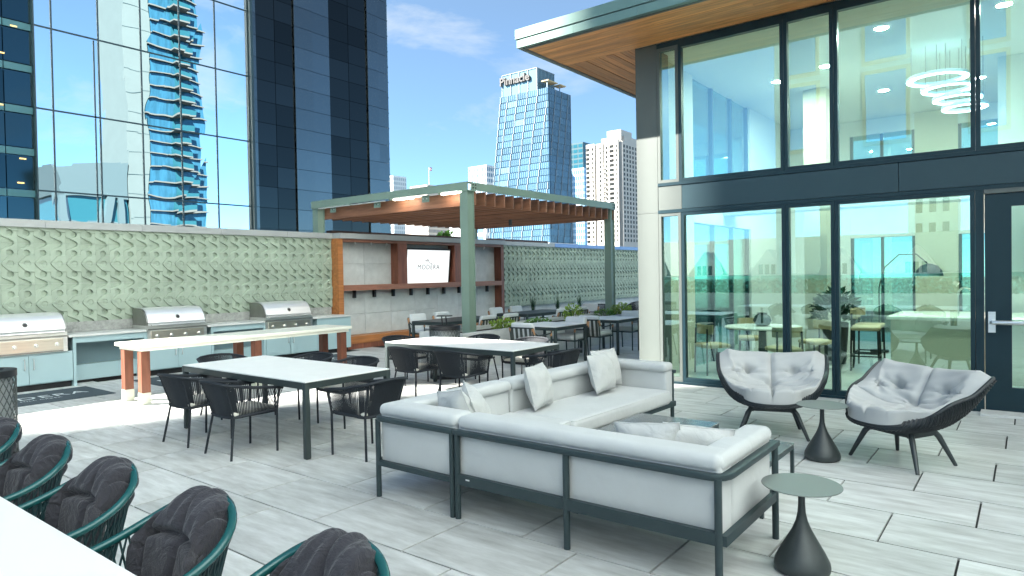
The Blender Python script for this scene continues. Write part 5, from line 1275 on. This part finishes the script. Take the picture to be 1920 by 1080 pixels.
part('top', MB().box(11.7, 13.3, -1.6, 1.75, 0.90, 0.95), bar_m, t, w=True, bevel=0.006)
part('front_panel', MB().box(11.75, 11.80, -1.55, 1.70, 0.006, 0.899), cream_p, t, w=True)
part('end_panel', MB().box(11.80, 13.25, 1.64, 1.70, 0.006, 0.899), lightwood, t, w=True)
part('carcass', MB().box(11.802, 13.25, -1.55, 1.638, 0.1, 0.898), white_p, t, w=True)
t = thing('spring_faucet', 'tall arched spring faucet on the island', 'faucet', (12.1, 0.85, 0.95))
b = MB().tube([(0, 0, 0), (0, 0, 0.32)] + [(0, -0.09 + 0.09 * math.cos(R(q)), 0.32 + 0.11 * math.sin(R(q))) for q in range(20, 181, 20)] + [(0, -0.18, 0.2)], 0.011, 8); part('spout', b, steel_m, t, smooth=True)
b = MB()
for k in range(22): q = 180 * k / 21; b.lathe([(0.016, 0), (0.019, 0.006), (0.016, 0.012)], 8, (0, -0.09 + 0.09 * math.cos(R(q)), 0.32 + 0.11 * math.sin(R(q))))
part('spring', b, steel_m, t, kind='stuff')
ichair('tall tan bar stool at the island corner', 12.35, 2.15, -85, 0.70, 1.0, 'bar stools', 'bar_stool')
ichair('second tall bar stool behind the first', 12.95, 2.2, -90, 0.70, 1.0, 'bar stools', 'bar_stool')
plant('indoor_plant', 'leafy indoor plant behind the narrow lower pane', (13.0, 2.75, 0.75), 300, 0.32, 0.32, 0.55, 0.16, leaf3_m)
t = thing('plant_stand', 'dark round stand under the indoor plant', 'stand', (13.0, 2.75, 0.006))
part('pot', MB().lathe([(0.0, 0.0), (0.17, 0.0), (0.22, 0.72), (0.19, 0.74), (0.0, 0.70)], 20), dleg_m, t, smooth=True)
t = thing('arc_lamp', 'arched floor lamp with dome shade inside the lounge', 'lamp', (15.2, 2.4, 0.006))
part('base', MB().lathe([(0, 0), (0.17, 0), (0.17, 0.04), (0, 0.05)], 24), black_m, t)
part('stem', MB().tube([(0, 0, 0.03), (0, 0, 1.3), (0.02, -0.1, 1.7), (0.02, -0.35, 1.95), (0.02, -0.65, 1.95), (0.02, -0.85, 1.75)], 0.012, 8), black_m, t, smooth=True)
part('shade', MB().lathe([(0.24, 1.52), (0.22, 1.62), (0.14, 1.72), (0.03, 1.76)], 24, (0.02, -0.86, 0)), black_m, t, smooth=True)
t = thing('indoor_sofa', 'low grey sofa deep inside the lounge', 'sofa', (15.6, 0.6, 0.006))
part('seat', MB().box(-0.45, 0.45, -1.2, 1.2, 0.12, 0.45), grey_cu, t, bevel=0.05, seg=3, smooth=True); part('back', MB().box(0.25, 0.5, -1.2, 1.2, 0.3, 0.80), grey_cu, t, bevel=0.06, seg=3, smooth=True)
for sy in (-1.1, 1.1):
    for sx in (-0.35, 0.4): part('leg', MB().tube([(sx, sy, 0), (sx, sy, 0.13)], 0.02, 8), black_m, t)
